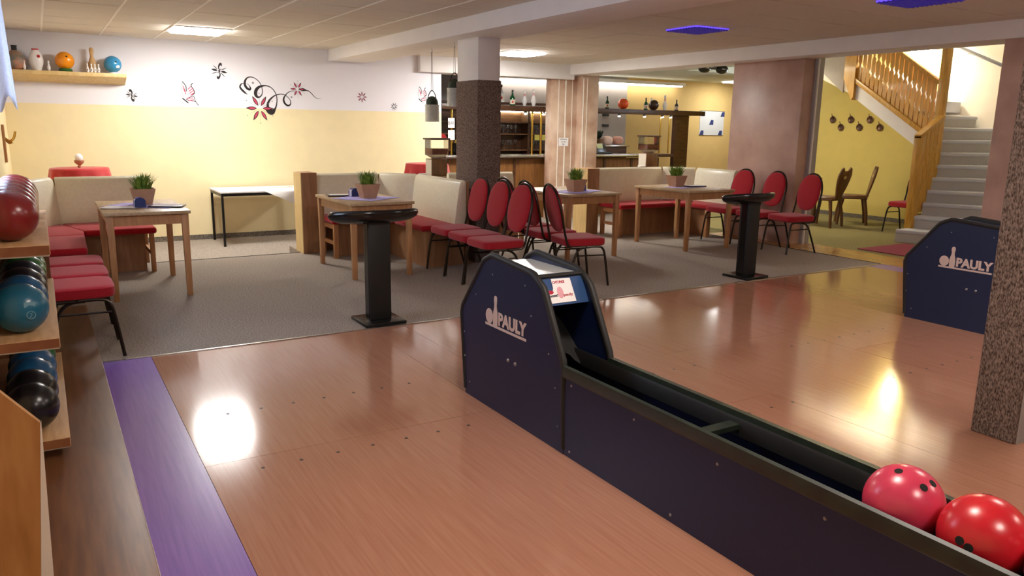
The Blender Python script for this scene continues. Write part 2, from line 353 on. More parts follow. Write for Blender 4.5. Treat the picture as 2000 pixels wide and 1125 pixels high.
# ------------------------------------------------------------------ wall shelf with its pieces
def bowling_ball(name, loc, r, mkey, label, group=None, holes=None, cat='ball', rotv=(0, 0, 0), logo=None):
    t = thing(name, label, cat, loc, group=group); t.rotation_euler = rotv
    obj('shell', B().ell((0, 0, 0), (r, r, r), 36, 20), m_ball[mkey], t)
    for d in (holes or [(.25, -.55, .8), (.02, -.62, .78), (.2, -.85, .48)]):
        v = Vector(d).normalized(); q = v.to_track_quat('Z', 'Y').to_matrix().to_4x4()
        obj('finger_hole', B().lathe([(r*.105, -.012), (r*.105, .0009)], 14, M=Matrix.Translation(v*r*.994) @ q), m_dark, t)
    return t
def pin_prof(s): return [(x*s, z*s) for x, z in ((.026, 0), (.029, .01), (.045, .06), (.058, .11), (.056, .15), (.04, .20), (.026, .235), (.0225, .26), (.026, .29), (.032, .325), (.031, .352), (.022, .373), (.008, .381))]
def pin(name, loc, s, label, body=None, bands=True, group=None):
    t = thing(name, label, 'bowling pin', loc, group=group)
    obj('body', B().lathe(pin_prof(s), 18), body or m_pin, t)
    if bands:
        for z, r in ((.243, .0268), (.268, .0258)): obj('stripe', B().lathe([(r*s, z*s), (r*s, (z+.012)*s)], 18), m_pinred, t)
    return t
sh = thing('wall_shelf', 'pale wooden wall shelf holding balls and pins', 'shelf', (0, 0, 0))
obj('board', B().prism([(WB-.28, 2.092), (WB-.28, 2.045), (WB-.002, 1.96), (WB-.002, 2.092)], 'yz', -.3, 1.06), m_lightwood, sh, bevel=.003)
SY = WB-.16; SZ = 2.092
t = thing('painted_jug', 'dark topped painted jug on the end of the wall shelf', 'jug', (-.15, SY, SZ))
obj('body', B().lathe([(.06, 0), (.1, .03), (.115, .09), (.1, .16), (.06, .21), (.035, .23)], 20), mat('jug_paint', '4d6b62', .5, col2='c98a6a', scale=9), t)
obj('neck', B().lathe([(.03, .22), (.03, .28), (.037, .29)], 16), m_blackmat, t)
pin('bowling_pin', (-.06, SY-.06, SZ), .3, 'tiny white pin beside the painted jug', bands=False)
t = thing('pin_vase', 'white pin shaped vase with red rim on the wall shelf', 'vase', (.07, SY, SZ))
obj('body', B().lathe([(.045, 0), (.05, .01), (.078, .09), (.082, .13), (.07, .19), (.045, .23), (.036, .25)], 20), m_pin, t)
obj('rim', B().lathe([(.037, .245), (.04, .262), (.03, .262)], 20), m_pinred, t)
obj('print', B().ell((.03, -.074, .17), (.018, .006, .02), 10, 6), m_pinred, t)
pin('bowling_pin', (.2, SY-.03, SZ), .33, 'small white pin standing alone on the wall shelf', bands=False)
bowling_ball('bowling_ball', (.38, SY, SZ+.138), .108, 'orange', 'glossy orange ball on a green ring stand', holes=[(.2, -.9, .42)])
tag(obj('ring_stand', B().lathe([(.07, 0), (.082, .015), (.07, .04), (.05, .04)], 24, (.38, SY, SZ)), m_ball['green']), 'green ring stand under the orange ball', 'stand')
pin('bowling_pin', (.69, SY+.05, SZ), .84, 'tall bare wooden pin on the wall shelf', m_pinwood, False)
for k, dx in enumerate((.625, .67, .71, .752)):
    p = pin('bowling_pin', (dx, SY-.05+.006*k, SZ), .3, 'small white pin with black print before the wooden pin', bands=False, group='small pins before the wooden pin')
    obj('print', B().ell((0, -.0155, .035), (.006, .003, .009), 8, 6), m_inkblk, p)
bowling_ball('bowling_ball', (.92, SY, SZ+.12), .105, 'sky', 'sky blue ball with white patch on a small stand', holes=[(.3, -.9, .25)])
tag(obj('ball_stand', B().lathe([(.05, 0), (.04, .018), (.03, .022)], 18, (.92, SY, SZ)), m_pin), 'small white foot under the sky blue ball', 'stand')
obj('patch', B().ell((.045, -.082, -.03), (.03, .016, .02), 12, 8), m_pin, [o for o in bpy.data.objects if o.get('label', '').startswith('sky blue')][0])
# ------------------------------------------------------------------ wall decals (painted motifs on the back wall)
DY = WB-.002
def dw(cx, cy): return (2.8+(cx-430)*.001866-(cy-525)*.000092, 1.70-(cy-525)*.001803+(cx-430)*.0000446)
def ribbon(pts, widths, M, name, parent, layer=0):
    if name == 'vine': widths = [x*1.3 for x in widths]
    k = len(pts); P = catmull([(p[0], p[1], wd) for p, wd in zip(pts, widths)], 7); V = []; F = []
    for i, (x, z, wd) in enumerate(P):
        a = P[max(i-1, 0)]; c = P[min(i+1, len(P)-1)]; dx, dz = c[0]-a[0], c[1]-a[1]; l = math.hypot(dx, dz) or 1
        nx, nz = -dz/l*wd/2, dx/l*wd/2; V += [(x+nx, DY-.001*layer, z+nz), (x-nx, DY-.001*layer, z-nz)]
        if i: F.append((2*i-2, 2*i-1, 2*i+1, 2*i))
    return obj(name, B().add(V, F), M, parent, smooth=False)
def petal(c, a, l, wd, parent, fill):
    ca, sa = math.cos(a), math.sin(a)
    def shape(s0, s1, ww, lay, M, nm):
        V = [];n = 9
        for i in range(n):
            t_ = i/(n-1); u = s0+(s1-s0)*t_; h = ww*math.sin(PI*t_**.85)/2; V.append((u, h))
        pts = V+[(u, -h) for u, h in reversed(V[1:-1])]
        obj(nm, B().add([(c[0]+u*ca-h*sa, DY-.001*lay, c[1]+u*sa+h*ca) for u, h in pts], [tuple(range(len(pts)))]), M, parent, smooth=False)
    shape(l*.2, l, wd, 1, m_ink, 'petal')
    if fill: shape(l*.27, l*.86, wd*.6, 2, fill, 'petal_fill')
def flower(c, l, parent, fill=m_petal, n=6, a0=0, wd=.24, rays=True):
    for k in range(n): petal(c, a0+k*2*PI/n, l, l*wd, parent, fill)
    if rays:
        for k in range(n):
            a = a0+(k+.5)*2*PI/n; p = [(c[0]+math.cos(a)*l*s, c[1]+math.sin(a)*l*s) for s in (.25, .6, .95)]
            ribbon(p, [.004, .003, .001], m_decgrey, 'ray', parent, 1)
            obj('dot', B().lathe([(l*.04, 0), (l*.04, .002)], 8, M=tr(c[0]+math.cos(a)*l*1.05, DY, c[1]+math.sin(a)*l*1.05) @ rot('X', PI/2)), m_decgrey, parent)
dec = thing('wall_decal', 'swirling black vine decal with two pink flowers', 'decal')
def sc(L_): return [dw(200*0+160+x*.4, 240+y*.4) for x, y in L_]       # from the enlarged vine drawing to wall metres
c1 = [(440, 440), (390, 400), (330, 340), (305, 290), (330, 240), (370, 225)]
ribbon(sc(c1), [.004, .02, .022, .018, .012, .005], m_ink, 'vine', dec)
c2 = [(420, 225), (470, 260), (500, 320), (480, 345), (430, 315), (395, 250), (400, 180), (440, 120), (510, 102), (590, 130), (660, 190), (705, 270), (725, 360), (715, 440), (670, 490), (620, 480), (595, 420), (615, 340), (680, 285), (780, 265), (870, 290), (940, 350), (985, 430), (1005, 520), (1000, 630), (970, 720), (910, 785), (850, 760), (790, 735)]
ribbon(sc(c2), [.003, .006, .018, .024, .026, .026, .022, .014, .010, .008, .008, .008, .009, .010, .016, .028, .036, .034, .024, .014, .010, .009, .009, .010, .012, .022, .06, .06, .012], m_ink, 'vine', dec)
c3 = [(830, 690), (830, 620), (870, 540), (960, 460), (1060, 430), (1150, 440), (1220, 490), (1270, 560), (1270, 630), (1220, 655), (1160, 610), (1135, 530), (1170, 450), (1230, 390), (1300, 362), (1370, 362)]
ribbon(sc(c3), [.03, .026, .02, .012, .008, .008, .007, .008, .014, .02, .022, .02, .012, .008, .006, .004], m_ink, 'vine', dec)
c4 = [(1430, 325), (1520, 335), (1580, 348), (1640, 365), (1700, 420), (1760, 485), (1830, 515), (1890, 512)]
ribbon(sc(c4), [.01, .034, .014, .009, .008, .006, .004, .002], m_ink, 'vine', dec)
flower(sc([(675, 710)])[0], .2, dec); flower(sc([(1412, 325)])[0], .112, dec)
for cx, cy, r in ((545, 215, .016), (1290, 485, .013)):
    x, z = sc([(cx, cy)])[0]; obj('bead', B().ell((x, DY, z), (r, .003, r), 12, 6), m_decgrey, dec)
t = thing('wall_decal', 'small pink flower decal between the vine and the hanging vase', 'decal'); flower((4.36, 1.91), .085, t, n=8, wd=.22, rays=False)
t = thing('wall_decal', 'tiny dark flower decal just below the lone pink flower', 'decal'); flower((4.89, 1.78), .06, t, None, 8, .3, .2, False)
def star(c, r, label, fl_=1):
    t = thing('wall_decal', label, 'decal')
    for a in (0, PI): petal(c, a-.2, r, r*.28, t, None)
    for a in (.45, PI-.75, PI+.4, -.85): petal(c, a, r*1.05, r*.1, t, None)
    for s in (1, -1): ribbon([(c[0]+s*fl_*x*r, c[1]+s*z*r) for x, z in ((.32, .28), (0, .2), (-.05, .55), (.2, .9), (.3, .6))], [.004, .012, .018, .03, .008], m_ink, 'curl', t)
    obj('dot', B().lathe([(r*.14, 0), (r*.14, .002)], 10, M=tr(c[0], DY, c[1]) @ rot('X', PI/2)), m_ink, t)
star((1.13, 1.83), .075, 'small black star burst decal next to the wall shelf', -1); star((2.27, 2.20), .11, 'larger black star burst decal above the butterfly')
def butterfly(c, s, label):
    t = thing('wall_decal', label, 'decal'); q = lambda L_: [(c[0]+(x-1250)*s, c[1]-(y-620)*s) for x, y in L_]
    for L_, wd in (([(1145, 430), (1195, 500), (1200, 590)], 12), ([(1145, 440), (1120, 560), (1150, 690)], 4), ([(1310, 450), (1280, 490), (1320, 570), (1320, 620), (1260, 650)], 12), ([(1190, 715), (1300, 660), (1330, 740), (1380, 815)], 10), ([(1130, 700), (1220, 775)], 18), ([(1190, 720), (1330, 750)], 9)):
        ribbon(q(L_), [wd*s*1.2]*len(L_), m_ink, 'outline', t)
    for L_ in ([(1225, 555), (1275, 505)], [(1235, 590), (1300, 535)], [(1245, 620), (1315, 570)], [(1260, 650), (1320, 605)], [(1200, 700), (1300, 690)], [(1215, 735), (1310, 720)], [(1150, 500), (1185, 590)], [(1160, 540), (1190, 640)]):
        ribbon(q(L_), [13*s]*2, m_petal, 'wing_stripe', t, 1)
butterfly((1.86, 1.88), .00083, 'pink striped butterfly decal between the wall shelf and the vine'); butterfly((5.40, 1.97), .0007, 'pink striped butterfly decal beside the hanging vase')
# ------------------------------------------------------------------ chairs
def make_chair():
    t = thing('banquet_chair', 'x', 'chair')
    obj('seat', B().ell((0, 0, .428), (.22, .22, .043), 32, 12, .34), m_red, t)
    M = tr(-.255, 0, .735) @ rot('Y', -.2)
    obj('backrest', B().ell((0, 0, 0), (.03, .186, .228), 28, 12, .85, M), m_red, t)
    half = [(-.02, .2, .383), (-.15, .2, .383), (-.195, .2, .41), (-.215, .198, .47), (-.235, .193, .56), (-.255, .197, .66), (-.275, .195, .75), (-.293, .172, .84), (-.309, .125, .915), (-.318, .065, .955)]
    path = half+[(-.321, 0, .967)]+[(x, -y, z) for x, y, z in reversed(half)]
    obj('back_frame', B().tube(catmull(path, 3), .0115, 8), m_frame, t)
    for s in (1, -1):
        obj('leg', B().tube(catmull([(.0, s*.2, .383), (.12, s*.2, .383), (.175, s*.205, .36), (.2, s*.212, .26), (.235, s*.222, 0)], 4), .0115, 8), m_frame, t)
        obj('leg', B().tube(catmull([(.04, s*.192, .378), (-.03, s*.19, .374), (-.09, s*.195, .34), (-.13, s*.205, .26), (-.225, s*.225, 0)], 4), .0115, 8), m_frame, t)
        obj('stretcher', B().tube([(-.11, s*.202, .3), (.19, s*.21, .3)], .007, 6), m_frame, t)
    return t
ch0 = make_chair(); used = [0]
def chair(x, y, deg, label, group):
    if not used[0]:
        used[0] = 1; ch0.location = (x, y, 0); ch0.rotation_euler.z = math.radians(deg); tag(ch0, label, None, group); return ch0
    return dup(ch0, (x, y, 0), math.radians(deg), label, group)
G1 = 'red banquet chairs beside the ball rack'
chair(.12, 5.66, 0, 'red banquet chair beside the ball rack, first from the lane edge', G1)
chair(.12, 6.15, 0, 'red banquet chair beside the ball rack, second from the lane edge', G1)
chair(.12, 6.64, 0, 'red banquet chair beside the ball rack, third from the lane edge', G1)
G2 = 'red banquet chairs before the carpeted pillar'
chair(3.60, 6.26, 180, 'red banquet chair before the carpeted pillar, its seat nearest the ball return', G2)
chair(3.63, 6.72, 180, 'red banquet chair before the carpeted pillar, between two others alike', G2)
chair(3.66, 7.19, 180, 'red banquet chair against the cream bench end and carpeted pillar', G2)
G3 = 'red banquet chairs with their backs to the pillar chairs'
chair(4.42, 6.08, -10, 'red banquet chair turned away from the pillar row, standing free at the ball return', G3)
chair(4.45, 6.6, -2, 'red banquet chair facing the table, in the middle of the turned away row', G3)
chair(4.50, 7.12, 0, 'red banquet chair facing the table, next to the carpeted pillar', G3)
G4 = 'red banquet chairs along the pink pier'
chair(8.02, 6.50, 172, 'red banquet chair at the edge of the wood strip by the stair hall', G4)
chair(8.00, 7.02, 176, 'red banquet chair in the middle of the pink pier row', G4)
chair(8.00, 7.55, 180, 'red banquet chair beside the cream corner bench end', G4)
chair(11.2, 6.95, 180, 'red banquet chair partly hidden behind the stair newel', None)
# ------------------------------------------------------------------ tables
def table(x0, x1, y0, y1, label, h=.752):
    cx, cy = (x0+x1)/2, (y0+y1)/2; t = thing('dining_table', label, 'table', (cx, cy, 0), group=None); a, b_ = (x1-x0)/2, (y1-y0)/2
    obj('table_top', B().box(-a, -b_, h-.028, a, b_, h), m_top, t, bevel=.004)
    i = .045
    for s in (1, -1):
        obj('apron', B().box(-a+i+.02, s*(b_-i)-.011, h-.115, a-i-.02, s*(b_-i)+.011, h-.028), m_leg, t)
        obj('apron', B().box(s*(a-i)-.011, -b_+i+.02, h-.115, s*(a-i)+.011, b_-i-.02, h-.028), m_leg, t)
        for q in (1, -1):
            obj('leg', B().add([(s*(a-i)+dx*.028*k, q*(b_-i)+dy*.028*k, z) for k, z in ((.8, 0), (1, h-.028)) for dx, dy in ((-1, -1), (1, -1), (1, 1), (-1, 1))],
                               [(0, 3, 2, 1), (4, 5, 6, 7), (0, 1, 5, 4), (1, 2, 6, 5), (2, 3, 7, 6), (3, 0, 4, 7)]), m_leg, t, bevel=.004)
    return t
TH = .752
T1 = (.40, 1.07, 7.13, 8.25); T2 = (2.5, 3.17, 7.14, 8.25); T3 = (5.05, 5.82, 7.15, 8.25); T4 = (6.76, 7.56, 7.02, 8.05)
table(*T1, 'wooden table beside the ball rack chairs'); table(*T2, 'wooden table in front of the bench with the tall wooden end')
table(*T3, 'wooden table between the pillar and the corner bench by the pink pier'); table(*T4, 'wooden table in front of the corner bench by the pink pier')
def plant(x, y, label, sd):
    random.seed(sd); t = thing('potted_grass', label, 'plant', (x, y, TH+.002))
    a, b_, h = .066, .1, .145
    obj('pot', B().add([(-a, -a, 0), (a, -a, 0), (a, a, 0), (-a, a, 0), (-b_, -b_, h), (b_, -b_, h), (b_, b_, h), (-b_, b_, h), (-b_+.012, -b_+.012, h), (b_-.012, -b_+.012, h), (b_-.012, b_-.012, h), (-b_+.012, b_-.012, h), (-.08, -.08, h-.02), (.08, -.08, h-.02), (.08, .08, h-.02), (-.08, .08, h-.02)],
        [(0, 3, 2, 1), (0, 1, 5, 4), (1, 2, 6, 5), (2, 3, 7, 6), (3, 0, 4, 7), (4, 5, 9, 8), (5, 6, 10, 9), (6, 7, 11, 10), (7, 4, 8, 11), (8, 9, 13, 12), (9, 10, 14, 13), (10, 11, 15, 14), (11, 8, 12, 15), (12, 13, 14, 15)]), m_pot, t, smooth=False)
    g = B()
    for k in range(240):
        a = random.uniform(0, 2*PI); r = random.uniform(0, .07); l = random.uniform(.09, .18); s = random.uniform(.15, .75); wd = random.uniform(.003, .0055)
        bx, by = r*math.cos(a), r*math.sin(a); ox, oy = math.cos(a)*s*l, math.sin(a)*s*l; px, py = -math.sin(a)*wd, math.cos(a)*wd
        z1, z2 = h-.02+l*.6, h-.02+l*(1.05-.35*s)
        g.add([(bx-px, by-py, h-.03), (bx+px, by+py, h-.03), (bx+ox*.45+px, by+oy*.45+py, z1), (bx+ox*.45-px, by+oy*.45-py, z1), (bx+ox, by+oy, z2)], [(0, 1, 2, 3), (3, 2, 4)])
    tag(obj('grass_blades', g, m_leaf, t, smooth=False), kind='stuff'); return t
def cloth(x, y, w_, d_, rz, label, M, z=TH+.001, name='table_runner'):
    n = 8; V = []; F = []
    for i in range(n+1):
        for j in range(n+1): V.append(((i/n-.5)*w_, (j/n-.5)*d_, .0015+.0012*math.sin(i*1.7+j)))
    for i in range(n):
        for j in range(n): F.append((i*(n+1)+j, (i+1)*(n+1)+j, (i+1)*(n+1)+j+1, i*(n+1)+j+1))
    o = obj(name, B().add(V, F), M); o.location = (x, y, z); o.rotation_euler.z = rz; md = o.modifiers.new('s', 'SOLIDIFY'); md.thickness = .0012
    return tag(o, label, 'cloth' if name == 'table_runner' else 'paper')
def holder(x, y, rz, label):
    t = thing('napkin_holder', label, 'holder', (x, y, TH+.004), rz)
    arch = [(-.045, 0), (.045, 0), (.045, .06), (.03, .08), (0, .09), (-.03, .08), (-.045, .06)]
    obj('front_plate', B().prism(arch, 'xz', -.03, -.024), m_inkblue, t); obj('back_plate', B().prism(arch, 'xz', .024, .03), mat('holder_lilac', '8d86c0', .4), t)
    obj('base', B().box(-.045, -.03, 0, .045, .03, .006), mat('holder_lilac', '8d86c0', .4), t)
    obj('napkins', B().box(-.04, -.02, .006, .04, .02, .07), m_paper, t)
def menu(x, y, rz, label):
    t = thing('menu_folder', label, 'menu', (x, y, TH+.004), rz)
    obj('cover', B().box(-.09, -.14, 0, .09, .14, .012), m_black, t, bevel=.003); obj('sheet', B().box(-.075, -.12, .012, .05, .12, .0135), m_paper, t)
cloth(.77, 7.66, .36, .62, .95, 'lilac runner under the pot on the table by the ball rack', m_lilac)
cloth(.56, 7.55, .2, .3, 1.2, 'white sheet lying on the table by the ball rack', m_paper, TH+.004, 'paper_sheet')
plant(.77, 7.78, 'potted grass in a square clay pot on the table by the ball rack', 3); holder(.71, 7.5, .1, 'blue napkin holder on the table by the ball rack'); menu(.93, 7.48, 1.2, 'black menu folder on the table by the ball rack')
cloth(2.84, 7.62, .5, .5, .6, 'lilac runner on the table before the tall wooden bench end', m_lilac)
plant(2.86, 7.62, 'potted grass on the table before the tall wooden bench end', 5); holder(2.78, 7.82, .3, 'blue napkin holder on the table before the tall wooden bench end'); menu(2.68, 7.95, 1.4, 'black menu folder on the table before the tall wooden bench end')
cloth(5.42, 7.52, .62, .42, .5, 'lilac and white runner on the table between pillar and bench', m_lilac); cloth(5.25, 7.7, .3, .22, .5, 'white napkin on the table between pillar and bench', m_paper, TH+.004, 'paper_sheet')
plant(5.4, 7.5, 'potted grass on the table between pillar and bench', 8); holder(5.55, 7.56, .6, 'blue napkin holder on the table between pillar and bench')
cloth(7.2, 7.55, .52, .3, .2, 'lilac runner on the table of the corner bench by the pink pier', m_lilac)
plant(7.14, 7.66, 'potted grass on the table of the corner bench by the pink pier', 11); menu(7.38, 7.58, 1.5, 'black menu folder on the table of the corner bench by the pink pier')
# ------------------------------------------------------------------ corner benches
def back_section(p, q, parent, z0=.43, z1=.925, th=.085):
    """cream upholstered back between floor points p and q (front face line at the top); pad leans back"""
    d = Vector((q[0]-p[0], q[1]-p[1], 0)); l = d.length; a = math.atan2(d.y, d.x)
    prof = [(-.06, z0), (-.035, z0+.2), (-.005, z1-.08), (.012, z1-.025), (.04, z1), (th-.02, z1-.005), (th, z1-.04), (th, z0)]
    M = tr(p[0], p[1], 0) @ rot('Z', a)
    return obj('back_pad', B().prism(prof, 'yz', .004, l-.004, M), m_leather, parent, bevel=.006)
def cushion(poly, parent, z=.39, h=.065):
    return obj('seat_cushion', B().prism(poly, 'xy', z, z+h), m_redseat, parent, bevel=.024, seg=3)
# middle bench
t = thing('corner_bench', 'cream corner bench whose tall wooden end stands by the carpet step', 'bench')
obj('end_panel', B().box(2.55, 8.92, 0, 2.73, 9.22, .94), m_wood, t, bevel=.003)
obj('lit_end_face', B().box(2.542, 8.925, .002, 2.55, 9.215, .938), m_lightwood, t)  # paler wood paints the ceiling panel's light onto this side
back_section((2.74, 9.0), (3.52, 9.0), t); back_section((3.52, 9.0), (3.83, 8.62), t); back_section((3.83, 8.62), (3.83, 7.44), t)
cushion([(2.74, 8.42), (3.3, 8.42), (3.5, 8.98), (2.74, 8.98)], t); cushion([(3.305, 8.42), (3.38, 8.2), (3.8, 8.6), (3.51, 8.97)], t); cushion([(3.38, 7.44), (3.81, 7.44), (3.81, 8.59), (3.38, 8.19)], t)
obj('base_panel', B().box(2.85, 8.6, .0, 3.45, 8.63, .39), m_wood, t); obj('base_panel', B().box(3.45, 7.5, .0, 3.48, 8.63, .39), m_wood, t); obj('back_board', B().box(2.74, 9.09, .0, 3.6, 9.12, .9), m_wood, t)
obj('back_board', B().box(3.925, 7.46, 0, 3.95, 8.6, .9), m_wood, t); obj('base_panel', B().box(3.45, 7.47, 0, 3.9, 7.5, .39), m_wood, t)
for y in (8.44, 8.9): obj('leg', B().box(2.76, y, 0, 2.81, y+.05, .39), m_leg, t, bevel=.004)
obj('rail', B().box(2.765, 8.49, .15, 2.795, 8.9, .19), m_leg, t); obj('rail', B().box(2.765, 8.49, .33, 2.795, 8.9, .38), m_leg, t)
# right bench
t = thing('corner_bench', 'cream corner bench beside the pink pier, red seats and wooden end', 'bench')
obj('end_panel', B().box(6.6, 8.87, 0, 6.8, 9.2, .93), m_wood, t, bevel=.003); obj('lit_end_face', B().box(6.592, 8.875, .002, 6.6, 9.195, .928), m_lightwood, t)  # left side of the end again in paler wood, as if lit
R0 = dict(z1=.935)
back_section((6.82, 8.93), (8.03, 8.93), t, **R0); back_section((8.03, 8.93), (8.39, 8.6), t, **R0); back_section((8.39, 8.6), (8.41, 7.85), t, **R0)
cushion([(6.82, 8.38), (7.8, 8.38), (8.0, 8.91), (6.82, 8.91)], t); cushion([(7.805, 8.38), (7.93, 8.2), (8.36, 8.58), (8.01, 8.9)], t); cushion([(7.93, 7.85), (8.36, 7.85), (8.36, 8.57), (7.93, 8.19)], t)
obj('base_panel', B().box(6.95, 8.58, 0, 8.0, 8.61, .39), m_wood, t); obj('base_panel', B().box(8.02, 7.9, 0, 8.05, 8.58, .39), m_wood, t)
for x, y in ((6.84, 8.42), (6.84, 8.82), (7.95, 7.87)): obj('leg', B().box(x, y, 0, x+.05, y+.05, .39), m_leg, t, bevel=.004)
obj('rail', B().box(6.85, 8.47, .15, 6.88, 8.82, .19), m_leg, t); obj('rail', B().box(6.85, 8.47, .33, 6.88, 8.82, .38), m_leg, t)
# left bench
t = thing('corner_bench', 'cream corner bench behind the ball rack by the left wall', 'bench')
back_section((.1, 9.2), (.93, 9.2), t); back_section((-.1, 8.9), (.1, 9.2), t); back_section((-.1, 7.3), (-.1, 8.9), t)
cushion([(.3, 8.47), (.94, 8.47), (.94, 9.17), (.12, 9.17)], t); cushion([(.29, 8.2), (.295, 8.5), (.115, 9.16), (-.07, 8.88), (-.07, 8.2)], t); cushion([(-.07, 7.3), (.27, 7.3), (.29, 8.19), (-.07, 8.19)], t)
obj('base_panel', B().box(.2, 8.62, 0, .84, 8.65, .39), m_wood, t); obj('base_panel', B().box(.16, 7.35, 0, .19, 8.64, .39), m_wood, t); obj('back_board', B().box(.0, 9.29, 0, .93, 9.32, .9), m_wood, t)
for y in (8.5, 9.08): obj('leg', B().box(.87, y, 0, .915, y+.045, .39), m_leg, t, bevel=.004)
obj('rail', B().box(.88, 8.54, .16, .905, 9.09, .2), m_leg, t)
# small bench back behind the carpeted pillar
t = thing('bench_seat', 'cream bench back standing behind the carpeted pillar', 'bench')
back_section((4.5, 9.05), (5.45, 9.0), t, z1=.9); cushion([(4.5, 8.5), (5.4, 8.5), (5.4, 9.0), (4.5, 9.0)], t); obj('base_panel', B().box(4.6, 8.7, 0, 5.35, 8.95, .39), m_wood, t)
# ------------------------------------------------------------------ tables by the wall
t = thing('side_table', 'low white table with thin black legs against the yellow wall', 'table', (0, 0, LOW))
obj('table_top', B().box(2.02, 10.9, .72, 3.3, 11.68, .745), m_whitecloth, t, bevel=.003)
obj('edge_frame', B().box(2.03, 10.91, .68, 3.29, 10.94, .72).box(2.03, 11.64, .68, 3.29, 11.67, .72).box(2.03, 10.94, .68, 2.06, 11.64, .72).box(3.26, 10.94, .68, 3.29, 11.64, .72), m_blackmet, t)
for x in (2.03, 3.26):
    for y in (10.91, 11.64): obj('leg', B().box(x, y, 0, x+.03, y+.03, .68), m_blackmet, t)
o = obj('table_cloth', B().add([(2.58, 10.895, .001), (3.3, 10.895, .001), (3.3, 11.2, .001), (3.1, 11.5, .001), (2.6, 11.3, .001), (3.0, 10.888, -.19), (3.3, 10.885, -.05)], [(0, 1, 2, 3, 4), (0, 5, 6, 1)]), m_whitecloth)
o.location = (0, 0, LOW+.746); tag(o, 'white cloth hanging in a point over the low white table', 'tablecloth')
md = o.modifiers.new('s', 'SOLIDIFY'); md.thickness = .002
def stand_table(x, y, label, lc):
    t = thing('standing_table', label, 'table', (x, y, LOW)); obj('table_top', B().lathe([(.31, 1.06), (.31, 1.085)], 32), m_oak, t)
    obj('pole', B().lathe([(.03, .02), (.03, 1.06)], 14), m_chrome, t); obj('base', B().lathe([(.22, 0), (.22, .015), (.04, .03)], 28), m_chrome, t)
    n = 72; V = [(0, 0, 1.089)]; F = []
    for k, (r, z) in enumerate(((.2, 1.089), (.315, 1.088), (.325, 1.07), (.335, .98), (.345, .9), (.35, .84))):
        for j in range(n):
            a = 2*PI*j/n; f_ = max(0, k-2)/3*.035; rr = r+f_*math.sin(a*11+.6*math.sin(a*3)); V.append((rr*math.cos(a), rr*math.sin(a), z-(.05*abs(math.sin(a*2)) if k == 5 else 0)))
    for j in range(n): F.append((0, 1+j, 1+(j+1) % n))
    for k in range(5):
        for j in range(n): F.append((1+k*n+j, 1+(k+1)*n+j, 1+(k+1)*n+(j+1) % n, 1+k*n+(j+1) % n))
    o = obj('tablecloth', B().add(V, F), m_redcloth, ang=1.2); o.location = (x, y, LOW+.002); tag(o, lc, 'tablecloth')
stand_table(.40, 10.85, 'round standing table hidden under red cloth by the left wall', 'red draped cloth on the round table by the left wall')
stand_table(5.05, 10.9, 'round standing table under red cloth in front of the bar', 'red draped cloth on the round table in front of the bar')
t = thing('egg_figurine', 'small white and orange figurine on the red cloth by the left wall', 'figurine', (.40, 10.8, LOW+1.093))
obj('cup', B().lathe([(.02, 0), (.025, .02), (.015, .03), (.05, .06), (.055, .09)], 16), m_pot, t); obj('egg', B().ell((0, 0, .115), (.045, .045, .055), 16, 10), m_pin, t)
t = thing('ledge_table', 'dark edged ledge behind the middle bench carrying a nut dispenser', 'table', (0, 0, LOW))
obj('table_top', B().box(4.15, 9.75, .93, 5.3, 10.15, .96), m_oldwood, t, bevel=.003)
for x in (4.2, 5.2):
    for y in (9.78, 10.08): obj('leg', B().box(x, y, 0, x+.04, y+.04, .93), m_leg, t)
tag(obj('saucer_bowl', B().lathe([(.03, 0), (.045, .005), (.06, .045), (.055, .045), (.04, .01)], 18, (4.5, 9.85, LOW+.961)), m_pin), 'small white bowl beside the nut dispenser behind the middle bench', 'bowl')
def dispenser(x, y, z, label):
    t = thing('nut_dispenser', label, 'dispenser', (x, y, z))
    obj('base', B().box(-.12, -.1, 0, .12, .1, .24), m_oldwood, t, bevel=.004); obj('base_face', B().box(-.126, -.09, .01, -.12, .09, .23), m_beigeplastic, t)
    obj('chute', B().add([(-.05, -.05, .24), (.05, -.05, .24), (.05, .05, .24), (-.05, .05, .24), (-.12, -.11, .29), (.12, -.11, .29), (.12, .11, .29), (-.12, .11, .29)], [(0, 3, 2, 1), (4, 5, 6, 7), (0, 1, 5, 4), (1, 2, 6, 5), (2, 3, 7, 6), (3, 0, 4, 7)]), m_beigeplastic, t)
    obj('glass_box', B().box(-.125, -.115, .29, .125, .115, .5), m_glass, t); obj('nuts', B().box(-.118, -.108, .297, .118, .108, .38), m_nuts, t, bevel=.01)
    obj('lid', B().box(-.15, -.13, .5, .15, .13, .525), m_bar, t, bevel=.004)
dispenser(4.76, 9.95, LOW+.961, 'nut dispenser with dark lid on the ledge behind the middle bench')
t = thing('ledge_table', 'narrow wooden ledge behind the corner bench by the pink pier', 'table', (0, 0, LOW))
obj('table_top', B().box(8.15, 9.75, .99, 8.1+.85, 10.15, 1.02), m_oldwood, t)
for x in (8.2, 8.85):
    for y in (9.78, 10.08): obj('leg', B().box(x, y, 0, x+.04, y+.04, .99), m_leg, t)
dispenser(8.62, 9.95, LOW+1.021, 'nut dispenser half full of nuts behind the corner bench by the pink pier')
tag(obj('saucer_bowl', B().lathe([(.04, 0), (.05, .005), (.065, .04), (.06, .04), (.04, .01)], 18, (8.4, 9.85, LOW+1.021)), m_pin), 'small white dish beside the nut dispenser near the pink pier', 'bowl')
